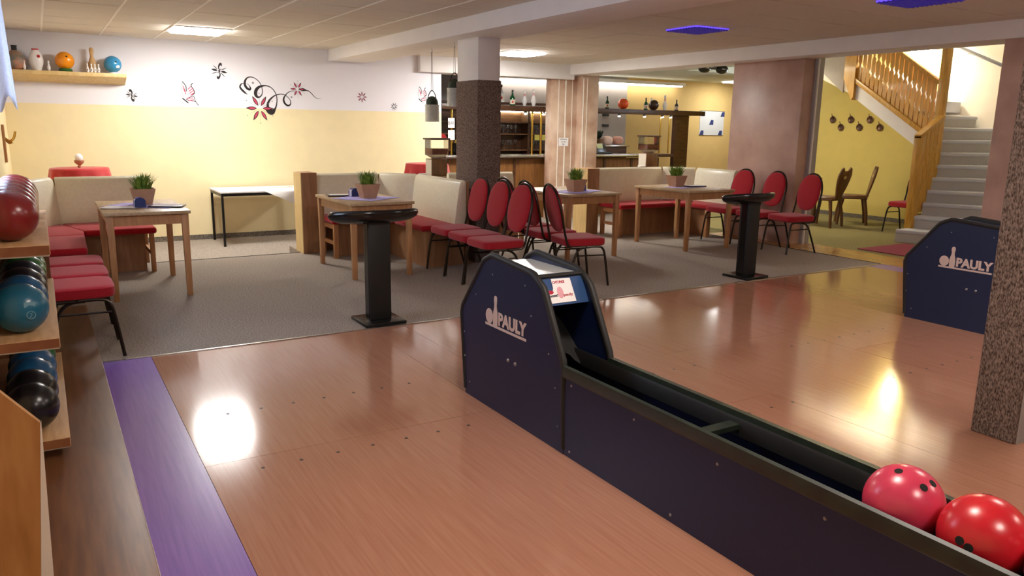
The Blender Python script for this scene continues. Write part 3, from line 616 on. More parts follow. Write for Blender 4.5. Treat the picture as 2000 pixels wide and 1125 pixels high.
# ------------------------------------------------------------------ hanging vases
def hanging(x, y, zt, label):
    t = thing('hanging_vase', label, 'planter', (x, y, zt)); H = 2.42-zt
    obj('hook', B().tube([(0, 0, H), (0, 0, H-.03), (.012, 0, H-.045), (0, 0, H-.06)], .004, 6), m_chrome, t)
    for s in (1, -1): obj('cord', B().tube([(s*.004, 0, H-.05), (s*.012, 0, .36)], .0025, 5), m_frame, t)
    obj('handle', B().tube(catmull([(.07, 0, .2), (.045, 0, .32), (0, 0, .375), (-.045, 0, .32), (-.07, 0, .2)], 4), .006, 6), m_frame, t)
    obj('vase', B().lathe([(.08, 0), (.088, .005), (.086, .19), (.092, .205), (.082, .205), (.078, .02)], 20), m_vase, t)
    obj('plant', B().ell((0, 0, .225), (.075, .075, .085), 14, 9), m_cactus, t); obj('soil', B().lathe([(.07, .02), (.072, .14)], 14), mat('pale_moss', 'b5b290', .9, var=.2, scale=40), t)
hanging(4.2, 8.9, 1.54, 'hanging cut glass vase with dark cactus in front of the back wall'); hanging(4.13, 8.15, 1.71, 'hanging cut glass vase right beside the carpeted pillar')
# ------------------------------------------------------------------ score consoles
def console(x, y, label):
    t = thing('score_console', label, 'console', (x, y, 0))
    obj('base_plate', B().box(-.165, -.165, 0, .165, .165, .028), m_black, t, bevel=.006)
    obj('post', B().box(-.085, -.06, .028, .085, .06, .79), m_blackmat, t, bevel=.006); obj('post_groove', B().box(-.088, -.035, .03, -.085, .035, .78), m_black, t)
    n = 48; V = []; F = []
    lay = [(.5, .77), (.78, .775), (.95, .80), (1, .825), (.985, .85), (.93, .858), (.9, .85), (.5, .852)]
    for s, z in lay:
        for j in range(n):
            a = 2*PI*j/n; X = .36*math.cos(a); Y = .15*math.sin(a)
            if Y < 0: Y *= (.75+.25*abs(math.cos(a)))
            bump = .022*math.exp(-(X/.16)**2) if (z > .83 and Y > .02) else 0
            V.append((X*s, (Y+.10*(X/.36)**2-.05)*s, z+bump-.2*Y*s))
    for k in range(len(lay)-1):
        for j in range(n): F.append((k*n+j, k*n+(j+1) % n, (k+1)*n+(j+1) % n, (k+1)*n+j))
    F += [tuple(range(n-1, -1, -1)), tuple((len(lay)-1)*n+j for j in range(n))]
    obj('console_top', B().add(V, F), m_black, t, ang=1.2); return t
c0 = console(2.14, 5.53, 'black score console with curved top at the carpet edge near the ball rack'); dup(c0, (6.18, 5.52, 0), .05, 'black score console with curved top at the carpet edge near the pink pier')
# ------------------------------------------------------------------ ball returns
def ball_return(x, y, label):
    t = thing('ball_return', label, 'ball return', (x, y, 0)); W_ = .285
    out = [(0, 0), (.055, .49), (-.2, .80), (-.29, .84), (-.68, .81), (-.78, .75), (-.96, .43), (-.98, 0)]     # y,z outline of a side plate
    for i, X in enumerate((0, W_-.016)):
        o = obj('side_plate', B().prism(out, 'yz', X, X+.016), m_navy, t)
        rim = catmull(out[1:7], 5) if False else out
        p = []
        for k in range(len(out)-1):
            a, b_ = Vector(out[k]), Vector(out[k+1])
            for s in (.06, .5, .94): p.append(a.lerp(b_, s))
        obj('edge_rim', B().tube([(X+.008, q.x, q.y) for q in p], .017, 8), m_blackmat, t, ang=1.2)
        if i == 0:
            for yy, zz in ((-.05, .08), (.01, .22), (.015, .36), (-.12, .6), (-.3, .74), (-.62, .74), (-.84, .45), (-.93, .12), (-.9, .3), (-.68, .6)):
                obj('screw', B().lathe([(.005, 0), (.004, .003)], 8, M=tr(X, yy, zz) @ rot('Y', -PI/2)), m_screw, o)
            for yy in (-.47, -.54):
                obj('bolt', B().ell((X, yy, .318), (.008, .011, .011), 12, 8), m_screw, o)
    obj('top_panel', B().box(.016, -.715, .78, W_-.016, -.24, .795), m_hoodtop, t)
    obj('back_panel', B().add([(.016, -.24, .78), (W_-.016, -.24, .78), (W_-.016, .02, .47), (.016, .02, .47), (.016, -.03, .02), (W_-.016, -.03, .02)], [(0, 1, 2, 3), (3, 2, 5, 4)]), m_blackmat, t)
    fp = obj('front_panel', B().add([(.016, -.715, .79), (W_-.016, -.715, .79), (W_-.016, -.782, .665), (.016, -.782, .665), (.016, -.70, .79), (W_-.016, -.70, .79), (W_-.016, -.767, .665), (.016, -.767, .665)], [(0, 1, 2, 3), (4, 7, 6, 5), (0, 4, 5, 1), (3, 2, 6, 7), (0, 3, 7, 4), (1, 5, 6, 2)]), m_bluepanel, t)
    obj('front_strip', B().tube([(.016, -.712, .796), (W_-.016, -.712, .796)], .012, 8), m_blackmat, t)
    # notice on the sloping front panel : local frame u to the right, v up along the panel
    vdir = Vector((0, .067, .125)).normalized(); nrm = Vector((0, -.125, .067)).normalized(); org = Vector((.03, -.778, .675))+nrm*.002
    F_ = Matrix(((1, vdir.x, nrm.x, org.x), (0, vdir.y, nrm.y, org.y), (0, vdir.z, nrm.z, org.z), (0, 0, 0, 1)))
    st = obj('notice', B().prism([(0, 0), (.165, 0), (.16, .118), (.05, .122), (.05, .075), (.045, .062), (.02, .06), (.004, .068), (0, .05)], 'xy', 0, .001, F_), m_paper, t, smooth=False)
    text('notice_text', 'CHTUNG!', .02, F_ @ tr(.052, .096, .0015), m_inkred, st, .07, .014, .0006)
    text('notice_text', 'kommt!', .02, F_ @ tr(.012, .03, .0015), m_inkblk, st, .055, .015, .0006)
    text('notice_text', 'pauly', .02, F_ @ tr(.1, .026, .0015), m_inkred, st, .055, .018, .0004)
    obj('notice_print', B().ell((.085, .05, .001), (.018, .03, .0008), 14, 6, M=F_), m_pinkpaper, st); obj('notice_print', B().ell((.028, .055, .001), (.02, .01, .0008), 14, 6, M=F_), m_inkred, st)
    # maker logo on the near side plate: u runs toward -y
    L_ = Matrix(((0, 0, -1, -.0005), (-1, 0, 0, -.23), (0, 1, 0, .46), (0, 0, 0, 1)))
    obj('logo_bar', B().prism([(0, 0), (.41, 0), (.41, .013), (0, .013)], 'xy', 0, .002, L_), m_logo, t, smooth=False)
    obj('logo_ball', B().prism([(.042+.038*math.cos(a*PI/12), .053+.04*math.sin(a*PI/12)) for a in range(24)], 'xy', 0, .002, L_), m_logo, t, smooth=False)
    half = [(.021, .013), (.024, .06), (.02, .085), (.012, .11), (.011, .125), (.0155, .15), (.013, .165), (.005, .172)]
    obj('logo_pin', B().prism([(.105+a, z) for a, z in half]+[(.105-a, z) for a, z in reversed(half)], 'xy', 0, .002, L_), m_logo, t, smooth=False)
    text('logo_letters', 'PAULY', .1, L_ @ tr(.137, .02, .001), m_logo, t, .275, .072, .0045)
    # flap
    n = 8; V = []; F = []
    for i in range(n+1):
        for j in range(n+1):
            u, v = i/n, j/n; V.append((.02+u*(W_-.04), -.35-.42*v, .60-.25*v**1.6-.02*math.sin(3*PI*u)*v+.05*math.sin(PI*u)))
    for i in range(n):
        for j in range(n): F.append((i*(n+1)+j, (i+1)*(n+1)+j, (i+1)*(n+1)+j+1, i*(n+1)+j+1))
    obj('rubber_flap', B().add(V, F), m_cloth, t)
    # trough
    y0, y1 = -.985, -4.6
    sp_ = obj('trough_side', B().box(0, y1, 0, .007, y0, .40), m_navy, t); obj('trough_side', B().box(W_-.012, y1, 0, W_, y0, .40), m_navy, t)
    obj('top_rail', B().prism([(-.014, .385), (-.008, .375), (.003, .385), (.004, .425), (-.001, .437), (-.011, .43)], 'xz', y1, y0+.01), m_greenrail, t)
    obj('top_rail', B().prism([(W_-.04, .40), (W_+.008, .385), (W_+.008, .425), (W_-.038, .435)], 'xz', y1, y0+.01), m_greenrail, t)
    obj('ball_track', B().prism([(.24, .34), (.262, .34), (.262, .41), (.247, .415), (.24, .40)], 'xz', y1, y0+.3), m_blackmat, t)
    obj('ball_track', B().box(.05, y1, .28, .065, y0+.3, .33).box(.18, y1, .28, .195, y0+.3, .33), m_blackmat, t); obj('cross_bar', B().box(.007, y0-.82, .37, .24, y0-.77, .39), m_greenrail, t); obj('trough_floor', B().box(.012, y1, .2, W_-.012, y0+.9, .21), m_dark, t)
    for k in range(4): obj('cross_bar', B().box(.012, y0-.82-.95*k, .26, .24, y0-.77-.95*k, .28), m_greenrail, t)
    for yy, zz in ((-1.03, .35), (-1.47, .34), (-1.93, .33), (-2.38, .33), (-1.03, .03), (-1.71, .03), (-2.4, .03), (-2.9, .33)):
        obj('screw', B().lathe([(.007, 0), (.005, .003)], 10, M=tr(0, yy, zz) @ rot('Y', -PI/2)), m_screw, sp_)
    return t
br = ball_return(1.97, 3.75, 'dark blue ball return with hood between the two near lanes')
dup(br, (6.03, 3.66, 0), 0, 'dark blue ball return with hood before the stairs')
bowling_ball('bowling_ball', (2.088, 1.2, .43), .1125, 'pink', 'pink bowling ball with holes at its upper side in the ball return', holes=[(-.222, -.548, .671), (.11, -.535, .67), (-.352, .055, 1.04)])
bowling_ball('bowling_ball', (2.093, .972, .43), .115, 'scarlet', 'scarlet bowling ball lying next to the pink one in the ball return', holes=[(-1.18, .047, .2), (-1.08, -.187, .10), (.3, .2, .9)])
bowling_ball('bowling_ball', (2.093, .748, .43), .11, 'pink', 'pink bowling ball on the pin side of the scarlet one')
# ------------------------------------------------------------------ ball rack
rk = thing('ball_rack', 'wooden three tier ball rack against the left wall', 'rack')
RY0, RY1 = 3.76, 5.25
for z in (.985, .58, .125):
    s_ = obj('shelf', B().box(-.315, RY0, z-.045, 0, RY1, z), m_rack, rk, bevel=.003); obj('shelf_edge', B().box(-.312, RY0-.004, z-.042, -.003, RY0+.001, z-.004), m_rackend, s_)
    obj('shelf_underside', B().box(-.31, RY0+.004, z-.05, -.004, RY1, z-.0445), m_under, s_)
obj('back_board', B().box(-.319, RY0+.02, .03, -.312, RY1, 1.1), m_plank, rk); obj('end_board', B().box(-.315, RY1, .03, -.01, RY1+.02, .98), m_plank, rk)
BR = .109
def rack_row(z, cols, labels, g):
    for k, c in enumerate(cols):
        yy = RY0+.17+k*.222
        bowling_ball('bowling_ball', (-.135, yy, z+BR+.001), BR, c, labels[k], g, holes=[(.6, .05, .8), (.4, .35, .85), (.75, .45, .45)])
rack_row(.985, ['red']*6, ['dark red bowling ball on the top tier of the rack, %s' % s for s in ('at the open lane end', 'second from the lane end', 'third from the lane end', 'fourth from the lane end', 'fifth from the lane end', 'at the far end')], 'red balls on the top rack tier')
rack_row(.58, ['teal', 'blue', 'black', 'navy', 'green', 'green'], ['teal bowling ball with white logo on the middle rack tier', 'plain blue bowling ball behind the teal one on the middle tier', 'black bowling ball between blue and navy balls on the middle tier', 'navy bowling ball beside the green ones on the middle tier', 'green bowling ball touching the navy one on the middle tier', 'green bowling ball at the far end of the middle tier'], 'balls on the middle rack tier')
rack_row(.125, ['black', 'black', 'blue', 'blue', 'green'], ['black bowling ball at the open end of the lowest tier', 'black bowling ball touching a blue one on the lowest tier', 'blue bowling ball touching a black one on the lowest tier', 'blue bowling ball touching the green one on the lowest tier', 'green bowling ball at the far end of the lowest tier'], 'balls on the lowest rack tier')
tb = [o for o in bpy.data.objects if o.get('label', '').startswith('teal')][0]
mlogo = mat('ball_print', '6fa0b4', .4)
vv = Vector((.35, -.9, .05)).normalized(); q = vv.to_track_quat('Z', 'Y').to_matrix().to_4x4()
obj('logo_print', B().tube([(.017*math.cos(a*PI/10), .017*math.sin(a*PI/10)-.02, BR*.985) for a in range(20)], .0018, 5, True, M=q), mlogo, tb)
obj('logo_print', B().tube([(.008, -.012, BR*.985), (-.004, -.012, BR*.985), (.004, -.021, BR*.985), (-.005, -.03, BR*.985), (-.009, -.028, BR*.985)], .0018, 5, M=q), mlogo, tb)
obj('logo_print', B().box(-.022, .014, BR*.955, .022, .036, BR*.972, M=q), mlogo, tb)
t = thing('lane_console', 'orange brown wooden panel with pale chamfered edge next to the rack', 'panel', (0, 2.2, 0))
obj('panel', B().add([(-.3, 0, .03), (-.115, 0, .03), (-.1, 0, .33), (-.063, 0, .745), (-.3, 0, 1.04), (-.3, .022, .03), (-.115, .022, .03), (-.1, .022, .33), (-.063, .022, .745), (-.3, .022, 1.04)], [(0, 1, 2, 3, 4), (9, 8, 7, 6, 5), (3, 8, 9, 4), (4, 9, 5, 0), (0, 5, 6, 1), (1, 6, 7, 2), (2, 7, 8, 3)]), m_conswood, t, smooth=False)
obj('edge_band', B().add([(-.0995, 0, .33), (-.0625, 0, .745), (-.0605, .023, .745), (-.072, .023, .33), (-.1145, 0, .03), (-.08, .023, .03)], [(0, 3, 2, 1), (4, 5, 3, 0)]), mat('pale_edge', 'cbbba4', .5), t, smooth=False)
# ------------------------------------------------------------------ curtain and coat hook on the left wall
t = thing('lace_curtain', 'white lace curtain hanging at the left wall window', 'curtain', (0, 6.2, 0)); n = 26; V = []; F = []
for i in range(n+1):
    for j in range(13):
        u, v = i/n, j/12; x = -.315+u*(.185+.035*v); V.append((x, .05*math.sin(u*9)*(.4+.6*v), 2.42-v*(.86+.05*math.sin(u*14)-.05*u)))
for i in range(n):
    for j in range(12): F.append((i*13+j, (i+1)*13+j, (i+1)*13+j+1, i*13+j+1))
obj('cloth', B().add(V, F), m_curtain, t).modifiers.new('s', 'SOLIDIFY').thickness = .003
obj('rod', B().tube([(-.318, 0, 2.42), (-.1, 0, 2.42)], .008, 8), m_chrome, t)
wn = struct('window_1', B().box(-.33, 4.6, 1.2, -.315, 5.9, 2.3), emat('daylight', 'cfe0ff', 2.0), label='daylight window in the left wall behind the lace curtain', smooth=False)
for k in range(3): obj('window_frame', B().box(-.335, 4.56+k*.66, 1.16, -.3, 4.62+k*.66, 2.34), m_white, wn)
t = thing('coat_rack', 'wooden board with brass coat hook on the left wall', 'coat rack', (-.32, 9.9, 0))
obj('board', B().box(.002, -.1, 1.05, .024, .1, 1.44), m_leg, t); obj('hook', B().tube(catmull([(.02, 0, 1.3), (.06, 0, 1.27), (.1, -.02, 1.3), (.12, -.02, 1.37)], 4), .012, 8), m_brass, t)
obj('hook', B().tube(catmull([(.02, 0, 1.3), (.05, 0, 1.25), (.085, -.02, 1.255)], 4), .01, 8), m_brass, t)
# ------------------------------------------------------------------ bar
t = thing('bar_counter', 'dark brown bar counter with shining edge behind the stone pillar', 'bar', (0, 0, LOW))
obj('front_panel', B().box(5.95, 12.1, 0, 10.75, 12.14, 1.08), m_barpanel, t); CT = 1.12
for k in range(8): obj('panel_post', B().box(5.95+k*.68, 12.085, 0, 6.0+k*.68, 12.1, 1.08), m_bar, t)
obj('counter_top', B().box(5.9, 11.98, 1.1, 11.05, 12.6, 1.155), m_bar, t, bevel=.006); obj('edge_strip', B().box(5.9, 11.968, 1.115, 10.6, 11.98, 1.15), m_chrome, t, bevel=.003)
obj('top_inlay', B().box(5.95, 12.02, 1.155, 10.6, 12.3, 1.158), m_chrome, t); obj('end_panel', B().box(10.7, 12.1, 0, 10.75, 12.6, 1.08), m_bar, t)
cp = thing('bar_canopy', 'dark wooden canopy shelf over the bar with small spotlights', 'canopy', (0, 0, LOW))
obj('board', B().box(5.9, 12.12, 1.93, 12.0, 12.6, 2.02), m_bar, cp, bevel=.005); obj('post', B().box(11.35, 12.3, 0, 11.72, 12.4, 1.93), m_bar, cp); obj('back_shelf', B().box(6.1, 12.85, 2.06, 8.6, 13.1, 2.1), m_bar, cp)
for x in (6.17, 7.83, 7.96, 10.94, 11.18): obj('brass_pole', B().tube([(x, 12.3 if x != 7.96 else 12.2, 1.158), (x, 12.3 if x != 7.96 else 12.2, 1.93)], .022 if x < 8 else .016, 10), m_brass, cp)
me_spot = emat('spot_glow', 'eef4ff', 45)
for x in (6.75, 7.62, 8.02, 9.78, 10.42, 10.9, 11.12):
    s_ = obj('spotlight', B().lathe([(.02, 0), (.03, -.03), (.03, -.045)], 12, (x, 12.2, 1.93)), m_chrome, cp); obj('spot_bulb', B().ell((x, 12.2, 1.885), (.024, .024, .014), 12, 6), me_spot, s_)
bs = thing('bar_shelf', 'dark back bar shelving with glasses and yellow cards', 'shelf', (0, 0, LOW))
obj('back_panel', B().box(6.0, 13.2, .3, 9.75, 13.24, 2.0), m_bar, bs)
for z in (1.2, 1.5, 1.72, 1.98): obj('shelf_board', B().box(6.0, 12.95, z, 9.75, 13.2, z+.02), m_oldwood, bs)
for x in (6.0, 7.1, 8.15, 9.72): obj('upright', B().box(x, 12.95, .3, x+.04, 13.2, 2.0), m_bar, bs)
obj('light_strip', B().box(6.9, 13.15, 1.93, 9.0, 13.18, 1.95), emat('shelf_glow', 'f3ffe6', 14), bs)
for x in (7.2, 8.3): obj('card', B().box(x+.0, 12.935, 1.4, x+.3, 12.945, 1.5), mat('yellow_card', 'd0c35a', .6), bs)
obj('cabinet', B().box(6.0, 12.9, .0, 9.75, 13.2, .9), m_bar, bs)
g0 = thing('wine_glass', 'clear stemmed glass on the upper back bar shelf', 'glass', (7.25, 13.05, LOW+1.52), group='glasses on the back bar')
obj('foot', B().lathe([(.03, 0), (.028, .004), (.005, .008), (.005, .08)], 12), m_glass, g0); obj('bowl', B().lathe([(.006, .08), (.03, .1), (.034, .14), (.028, .18), (.026, .18), (.03, .14), (.004, .085)], 14), m_glass, g0)
for z in (1.222, 1.52):
    for k in range(14):
        if (z, k) == (1.52, 0): continue
        x = 7.25+k*.085+(.25 if k > 8 else 0)
        dup(g0, (x, 13.05+.04*(k % 2), LOW+z), 0, 'clear stemmed glass on the %s back bar shelf' % ('upper' if z > 1.4 else 'lower'))
def bottle(x, y, z, label, s=1, M=m_green, grp=None, lab=True):
    t = thing('bottle', label, 'bottle', (x, y, z), group=grp)
    obj('body', B().lathe([(r*s, h*s) for r, h in ((.044, 0), (.048, .01), (.048, .13), (.04, .16), (.018, .19), (.015, .25))], 16), M, t); obj('cap', B().lathe([(r*s, h*s) for r, h in ((.017, .24), (.017, .275), (.012, .28))], 12), m_blackmat, t)
    if lab: obj('label_print', B().lathe([(.049*s, .03*s), (.049*s, .11*s)], 16), m_label, t); obj('label_mark', B().ell((-.02*s, -.043*s, .07*s), (.016*s, .012*s, .022*s), 10, 6), m_pinred, t)
CZ = LOW+2.02
bottle(7.4, 12.3, CZ, 'stout green bottle on the canopy left of the white pins', 1.0); bottle(7.56, 12.97, LOW+2.101, 'pale spirits bottle behind the green bottle on the bar', 1.15, m_pin)
tag(obj('tall_can', B().lathe([(.06, 0), (.06, .22)], 16, (7.18, 12.9, LOW+2.101)), m_pinred), 'red tall can at the carpeted pillar on the bar shelf', 'can')
pin('bowling_pin', (7.72, 12.4, CZ), .78, 'white red banded pin standing behind its twin left of the stone pillar'); pin('bowling_pin', (7.84, 12.28, CZ), .82, 'white red banded pin standing in front of its twin left of the stone pillar')
pin('bowling_pin', (9.2, 12.3, CZ), .84, 'white red banded pin half hidden by the stone pillar')
bottle(9.55, 12.3, CZ, 'green bottle between stone pillar and orange ball', .85); bowling_ball('bowling_ball', (9.99, 12.35, CZ+.106), .105, 'tangerine', 'orange ball lying on the bar canopy')
bottle(10.53, 12.3, CZ, 'green bottle to the right of the orange ball', .85); bowling_ball('bowling_ball', (10.84, 12.42, CZ+.106), .105, 'brown', 'dark brown ball beside a tall white pin on the canopy')
pin('bowling_pin', (10.98, 12.24, CZ), .8, 'white red banded pin before the dark brown ball'); bottle(11.35, 12.3, CZ, 'dark bottle with round label at the canopy end', .8, m_ball['black'])
pin('bowling_pin', (10.86, 12.52, CZ), .66, 'small worn pin behind the dark brown ball')
t = thing('coffee_machine', 'black and yellow coffee machine on the counter by the back wall edge', 'machine', (6.36, 12.3, LOW+1.16))
obj('body', B().box(-.12, -.1, 0, .2, .15, .2), m_black, t, bevel=.01); obj('lid', B().lathe([(.15, .2), (.13, .25), (.05, .28)], 20, (.04, .02, 0)), mat('yellow_plastic', 'c7b24a', .5), t); obj('badge', B().box(-.1, -.104, .06, -.02, -.1, .15), m_paper, t); obj('emblem', B().lathe([(.06, 0), (.06, .003)], 20, M=tr(.1, -.101, .12) @ rot('X', PI/2)), m_paper, t)
for k, z in enumerate((1.42, 1.62)):
    s_ = tag(obj('wall_notice', B().box(5.7, 11.9+.02, LOW+z, 5.706, 12.1, LOW+z+.16).box(5.96, 12.0, LOW+z, 6.08, 12.005, LOW+z+.16), m_paper), ('white notice at the wall edge beside the coffee machine', 'white BAR notice above the other at the wall edge')[k], 'notice')
    if k: text('notice_text', 'BAR', .05, tr(5.965, 11.999, LOW+z+.05) @ rot('X', PI/2), m_inkblk, s_, .11, .06)
tag(obj('wall_plate', B().lathe([(.09, 0), (.09, .012)], 24, M=tr(6.3, 12.94, LOW+1.42) @ rot('X', PI/2)), m_pinred), 'round red plate on the back bar by the wall edge', 'plate')
t = thing('cash_register', 'dark cash register screen on the counter right of the stone pillar', 'register', (9.35, 12.3, LOW+1.16))
obj('screen', B().box(-.26, 0, 0, .24, .03, .2, M=rot('X', -.3)), m_black, t, bevel=.006); obj('note', B().box(.02, -.006, .1, .16, 0, .2, M=rot('X', -.3)), mat('pale_note', 'd8dfae', .7), t); obj('keys', B().box(-.24, -.2, 0, .22, 0, .03), m_blackmat, t, bevel=.004)
t = thing('sink_unit', 'dark counter unit with steel rim between register and dispenser', 'cabinet', (0, 0, LOW))
obj('body', B().box(9.8, 12.75, 0, 10.45, 13.2, 1.28), m_bar, t); obj('rim', B().box(9.77, 12.72, 1.28, 10.5, 13.2, 1.31), m_chrome, t, bevel=.004)
t = thing('flower_pot', 'dark leafy plant on the back counter right of the stone pillar', 'plant', (9.86, 12.95, LOW+1.311)); obj('pot', B().lathe([(.06, 0), (.08, .12)], 16), m_oldwood, t); g = B()
random.seed(4)
for k in range(40):
    a = random.uniform(0, 6.28); l = random.uniform(.08, .2); ex, ey, ez = math.cos(a)*l*.5, math.sin(a)*l*.5, .12+random.uniform(.04, .16)
    g.add([(0, 0, .1), (ex-.02, ey, ez), (ex, ey, ez+.03), (ex+.02, ey, ez)], [(0, 1, 2), (0, 2, 3)])
tag(obj('leaves', g, m_cactus, t, smooth=False), kind='stuff')
for x, c, l in ((10.12, 'd8b9a8', 'pale round cake dome on the back counter'), (10.4, 'c08a78', 'rosy round tin on the back counter')): tag(obj('food_tin', B().ell((x, 13.0, LOW+1.311+.09), (.13, .1, .09), 18, 10, .8), mat('tin_'+c, c, .4)), l, 'tin')
for x, z, w_, h_, l in ((9.9, 1.62, .11, .14, 'square thermostat on the grey bar wall'), (10.3, 1.9, .17, .05, 'upper black switch plate on the bar wall'), (10.3, 1.68, .17, .05, 'lower black switch plate on the bar wall')):
    tag(obj('switch_plate', B().box(x, 13.4, LOW+z, x+w_, 13.42, LOW+z+h_), m_inkblk if w_ > .12 else m_grey, bevel=.003), l, 'switch')
lt = thing('tube_light', 'long glowing tube light along the bar ceiling', 'light', (0, 0, 0)); obj('tube', B().tube([(7.5, 13.3, 2.38), (12.4, 13.3, 2.42)], .018, 8), emat('tube_glow', 'fff6ea', 6), lt); obj('batten', B().box(7.4, 13.28, 2.43, 12.5, 13.36, 2.5), m_white, lt)
# sign on the stone pillar
s_ = tag(obj('paper_sign', B().box(8.07, 11.768, 1.16, 8.28, 11.771, 1.31), m_paper), 'small white paper sign with three lines on the stone pillar', 'sign')
for k, (tx, w_) in enumerate((('Bedienung', .14), ('an der', .1), ('Bar', .05))): text('sign_text', tx, .03, tr(8.175-w_/2, 11.767, 1.268-k*.042) @ rot('X', PI/2), m_inkblk, s_, w_, .026)
obj('sign_arrow', B().prism([(-.01, .012), (.01, .012), (0, 0)], 'xz', 11.766, 11.768, tr(8.175, 0, 1.163)), m_inkblk, s_)
t = thing('plastic_crate', 'grey green crate on the floor before the stone pillar', 'crate', (7.85, 11.4, LOW)); obj('body', B().box(-.16, -.12, 0, .16, .12, .2), mat('crate_plastic', '7f8a7f', .5), t, bevel=.008); obj('rim', B().box(-.18, -.14, .2, .18, .14, .25), mat('crate_plastic', '7f8a7f', .5), t, bevel=.005)
for k in range(4): obj('slot', B().box(-.12+k*.065, -.124, .05, -.09+k*.065, -.119, .16), m_dark, t)
# framed poster and ceiling speakers
t = thing('wall_poster', 'clip framed white poster with blue corner prints on the ochre wall', 'poster', (0, 13.498, 0)); obj('sheet', B().box(13.2, -.008, 1.36, 13.97, 0, 1.91), mat('poster_sheet', 'cfd3d6', .35), t); obj('glass_edge', B().box(13.19, -.006, 1.35, 13.98, -.001, 1.36).box(13.19, -.006, 1.91, 13.98, -.001, 1.92), m_chrome, t)
for x, z in ((13.2, 1.36), (13.8, 1.36), (13.2, 1.79), (13.85, 1.79), (13.5, 1.6)): obj('print', B().prism([(x, z), (x+.13, z), (x+.13, z+.11), (x+.05, z+.11)], 'xz', -.01, -.008), m_inkblue, t, smooth=False)
t = thing('ceiling_spot', 'black twin round spotlight fixture under the pale green ceiling', 'spotlight', (9.8, 9.8, 2.5))
obj('bar', B().box(-.3, -.03, -.02, .3, .03, .05), m_black, t, bevel=.01)
for s in (1, -1): obj('lamp_head', B().ell((s*.2, -.02, -.01), (.12, .09, .075), 20, 12), m_black, t)
# ------------------------------------------------------------------ stairs
RZ = .1745; piv = Vector((11.05, 6.52))
inn = [(10.13, 6.42), (10.47, 6.42), (10.66, 6.40), (10.76, 6.42), (10.86, 6.44), (10.97, 6.46), (11.06, 6.47), (11.08, 6.5), (11.1, 6.56), (11.1, 6.66), (11.1, 6.9)]
angs = [-72, -70, -70, -62, -52, -43, -33, -20, -8, 0, 0]
st_ = thing('staircase', 'grey carpeted winding stairs going up behind the pine railing', 'stairs')
def outer(p, a):
    d = Vector((math.cos(a), math.sin(a))); tx = (12.22-p[0])/d.x if d.x > .05 else 9; return (p[0]+d.x*min(tx, 1.5), p[1]+d.y*min(tx, 1.5))
for k in range(10):
    p0, p1 = inn[k], inn[k+1]; a0, a1 = math.radians(angs[k]), math.radians(angs[k+1]); q0, q1 = outer(p0, a0), outer(p1, a1); z = RZ*(k+1)
    if k > 4: q1 = (12.22, q1[1])
    nb = (math.sin(a0)*.02, -math.cos(a0)*.02)
    poly = [(p0[0]+nb[0], p0[1]+nb[1]), (q0[0]+nb[0], q0[1]+nb[1]), (q1[0]+.03, q1[1]+.03), (p1[0]+.03, p1[1]+.03)]
    obj('tread', B().prism(poly, 'xy', z-.05, z), m_hand, st_, bevel=.012, seg=3)
    poly2 = [p0, q0, (q1[0]+.03, q1[1]+.03), (p1[0]+.03, p1[1]+.03)]
    obj('riser', B().prism(poly2, 'xy', max(0, z-RZ-.02) if k else .001, z-.05), m_riser, st_)
# upper flight (runs back along the wall) and its soffit
XR = 11.0
def yz(y): return 1.48+(y-6.67)*.65
fl_ = thing('stair_flight', 'upper stair flight with white sloping side above the yellow wall', 'stairs')
obj('side_string', B().prism([(6.75, yz(6.75)-.28), (7.92, yz(7.92)-.28), (7.92, yz(7.92)+.0), (6.75, yz(6.75)+.0)], 'yz', XR-.0, XR+.05), m_white, fl_)
obj('soffit', B().add([(XR+.05, 6.75, yz(6.75)-.27), (12.26, 6.75, yz(6.75)+.08), (12.26, 8.0, yz(8)+.08), (XR+.05, 8.0, yz(8)-.27), (XR+.05, 6.75, yz(6.75)-.23), (12.26, 6.75, yz(6.75)+.12), (12.26, 8.0, yz(8)+.12), (XR+.05, 8.0, yz(8)-.23)], [(0, 3, 2, 1), (4, 5, 6, 7), (0, 1, 5, 4), (1, 2, 6, 5), (2, 3, 7, 6), (3, 0, 4, 7)]), m_white, fl_)
for k in range(4): obj('step', B().box(XR+.05, 6.95+k*.26, yz(6.95+k*.26)+.14, 12.26, 7.25+k*.26, yz(6.95+k*.26)+.3), m_hand, fl_)
obj('landing_soffit', B().add([(XR+.05, 8.0, yz(8)-.28), (12.29, 8.0, yz(8)-.28), (12.29, 10.3, 2.75), (XR-.5, 9.2, 2.75), (XR+.05, 8.0, yz(8)), (12.29, 8.0, yz(8)), (12.29, 10.3, 2.9), (XR-.5, 9.2, 2.9)], [(0, 3, 2, 1), (4, 5, 6, 7), (0, 1, 5, 4), (1, 2, 6, 5), (2, 3, 7, 6), (3, 0, 4, 7)]), m_cream, fl_)
obj('landing_side', B().add([(XR-.02, 8.12, 2.1), (XR-.02, 8.12, 2.9), (XR-.55, 9.1, 2.9), (XR-.3, 8.55, 2.58), (XR+.02, 8.12, 2.1), (XR+.02, 8.12, 2.9), (XR-.5, 9.1, 2.9), (XR-.26, 8.55, 2.58)], [(0, 1, 2, 3), (7, 6, 5, 4), (0, 4, 5, 1), (3, 2, 6, 7), (0, 3, 7, 4), (1, 5, 6, 2)]), m_riser, fl_)
rl = thing('stair_railing', 'pine stair railing with cut out slats and tall post', 'railing')
obj('tall_post', B().box(10.93, 6.44, .9, 11.02, 6.55, 3.3), m_pine, rl, bevel=.004); obj('newel_post', B().box(10.40, 6.38, .0, 10.52, 6.48, 1.45), m_pine, rl, bevel=.004)
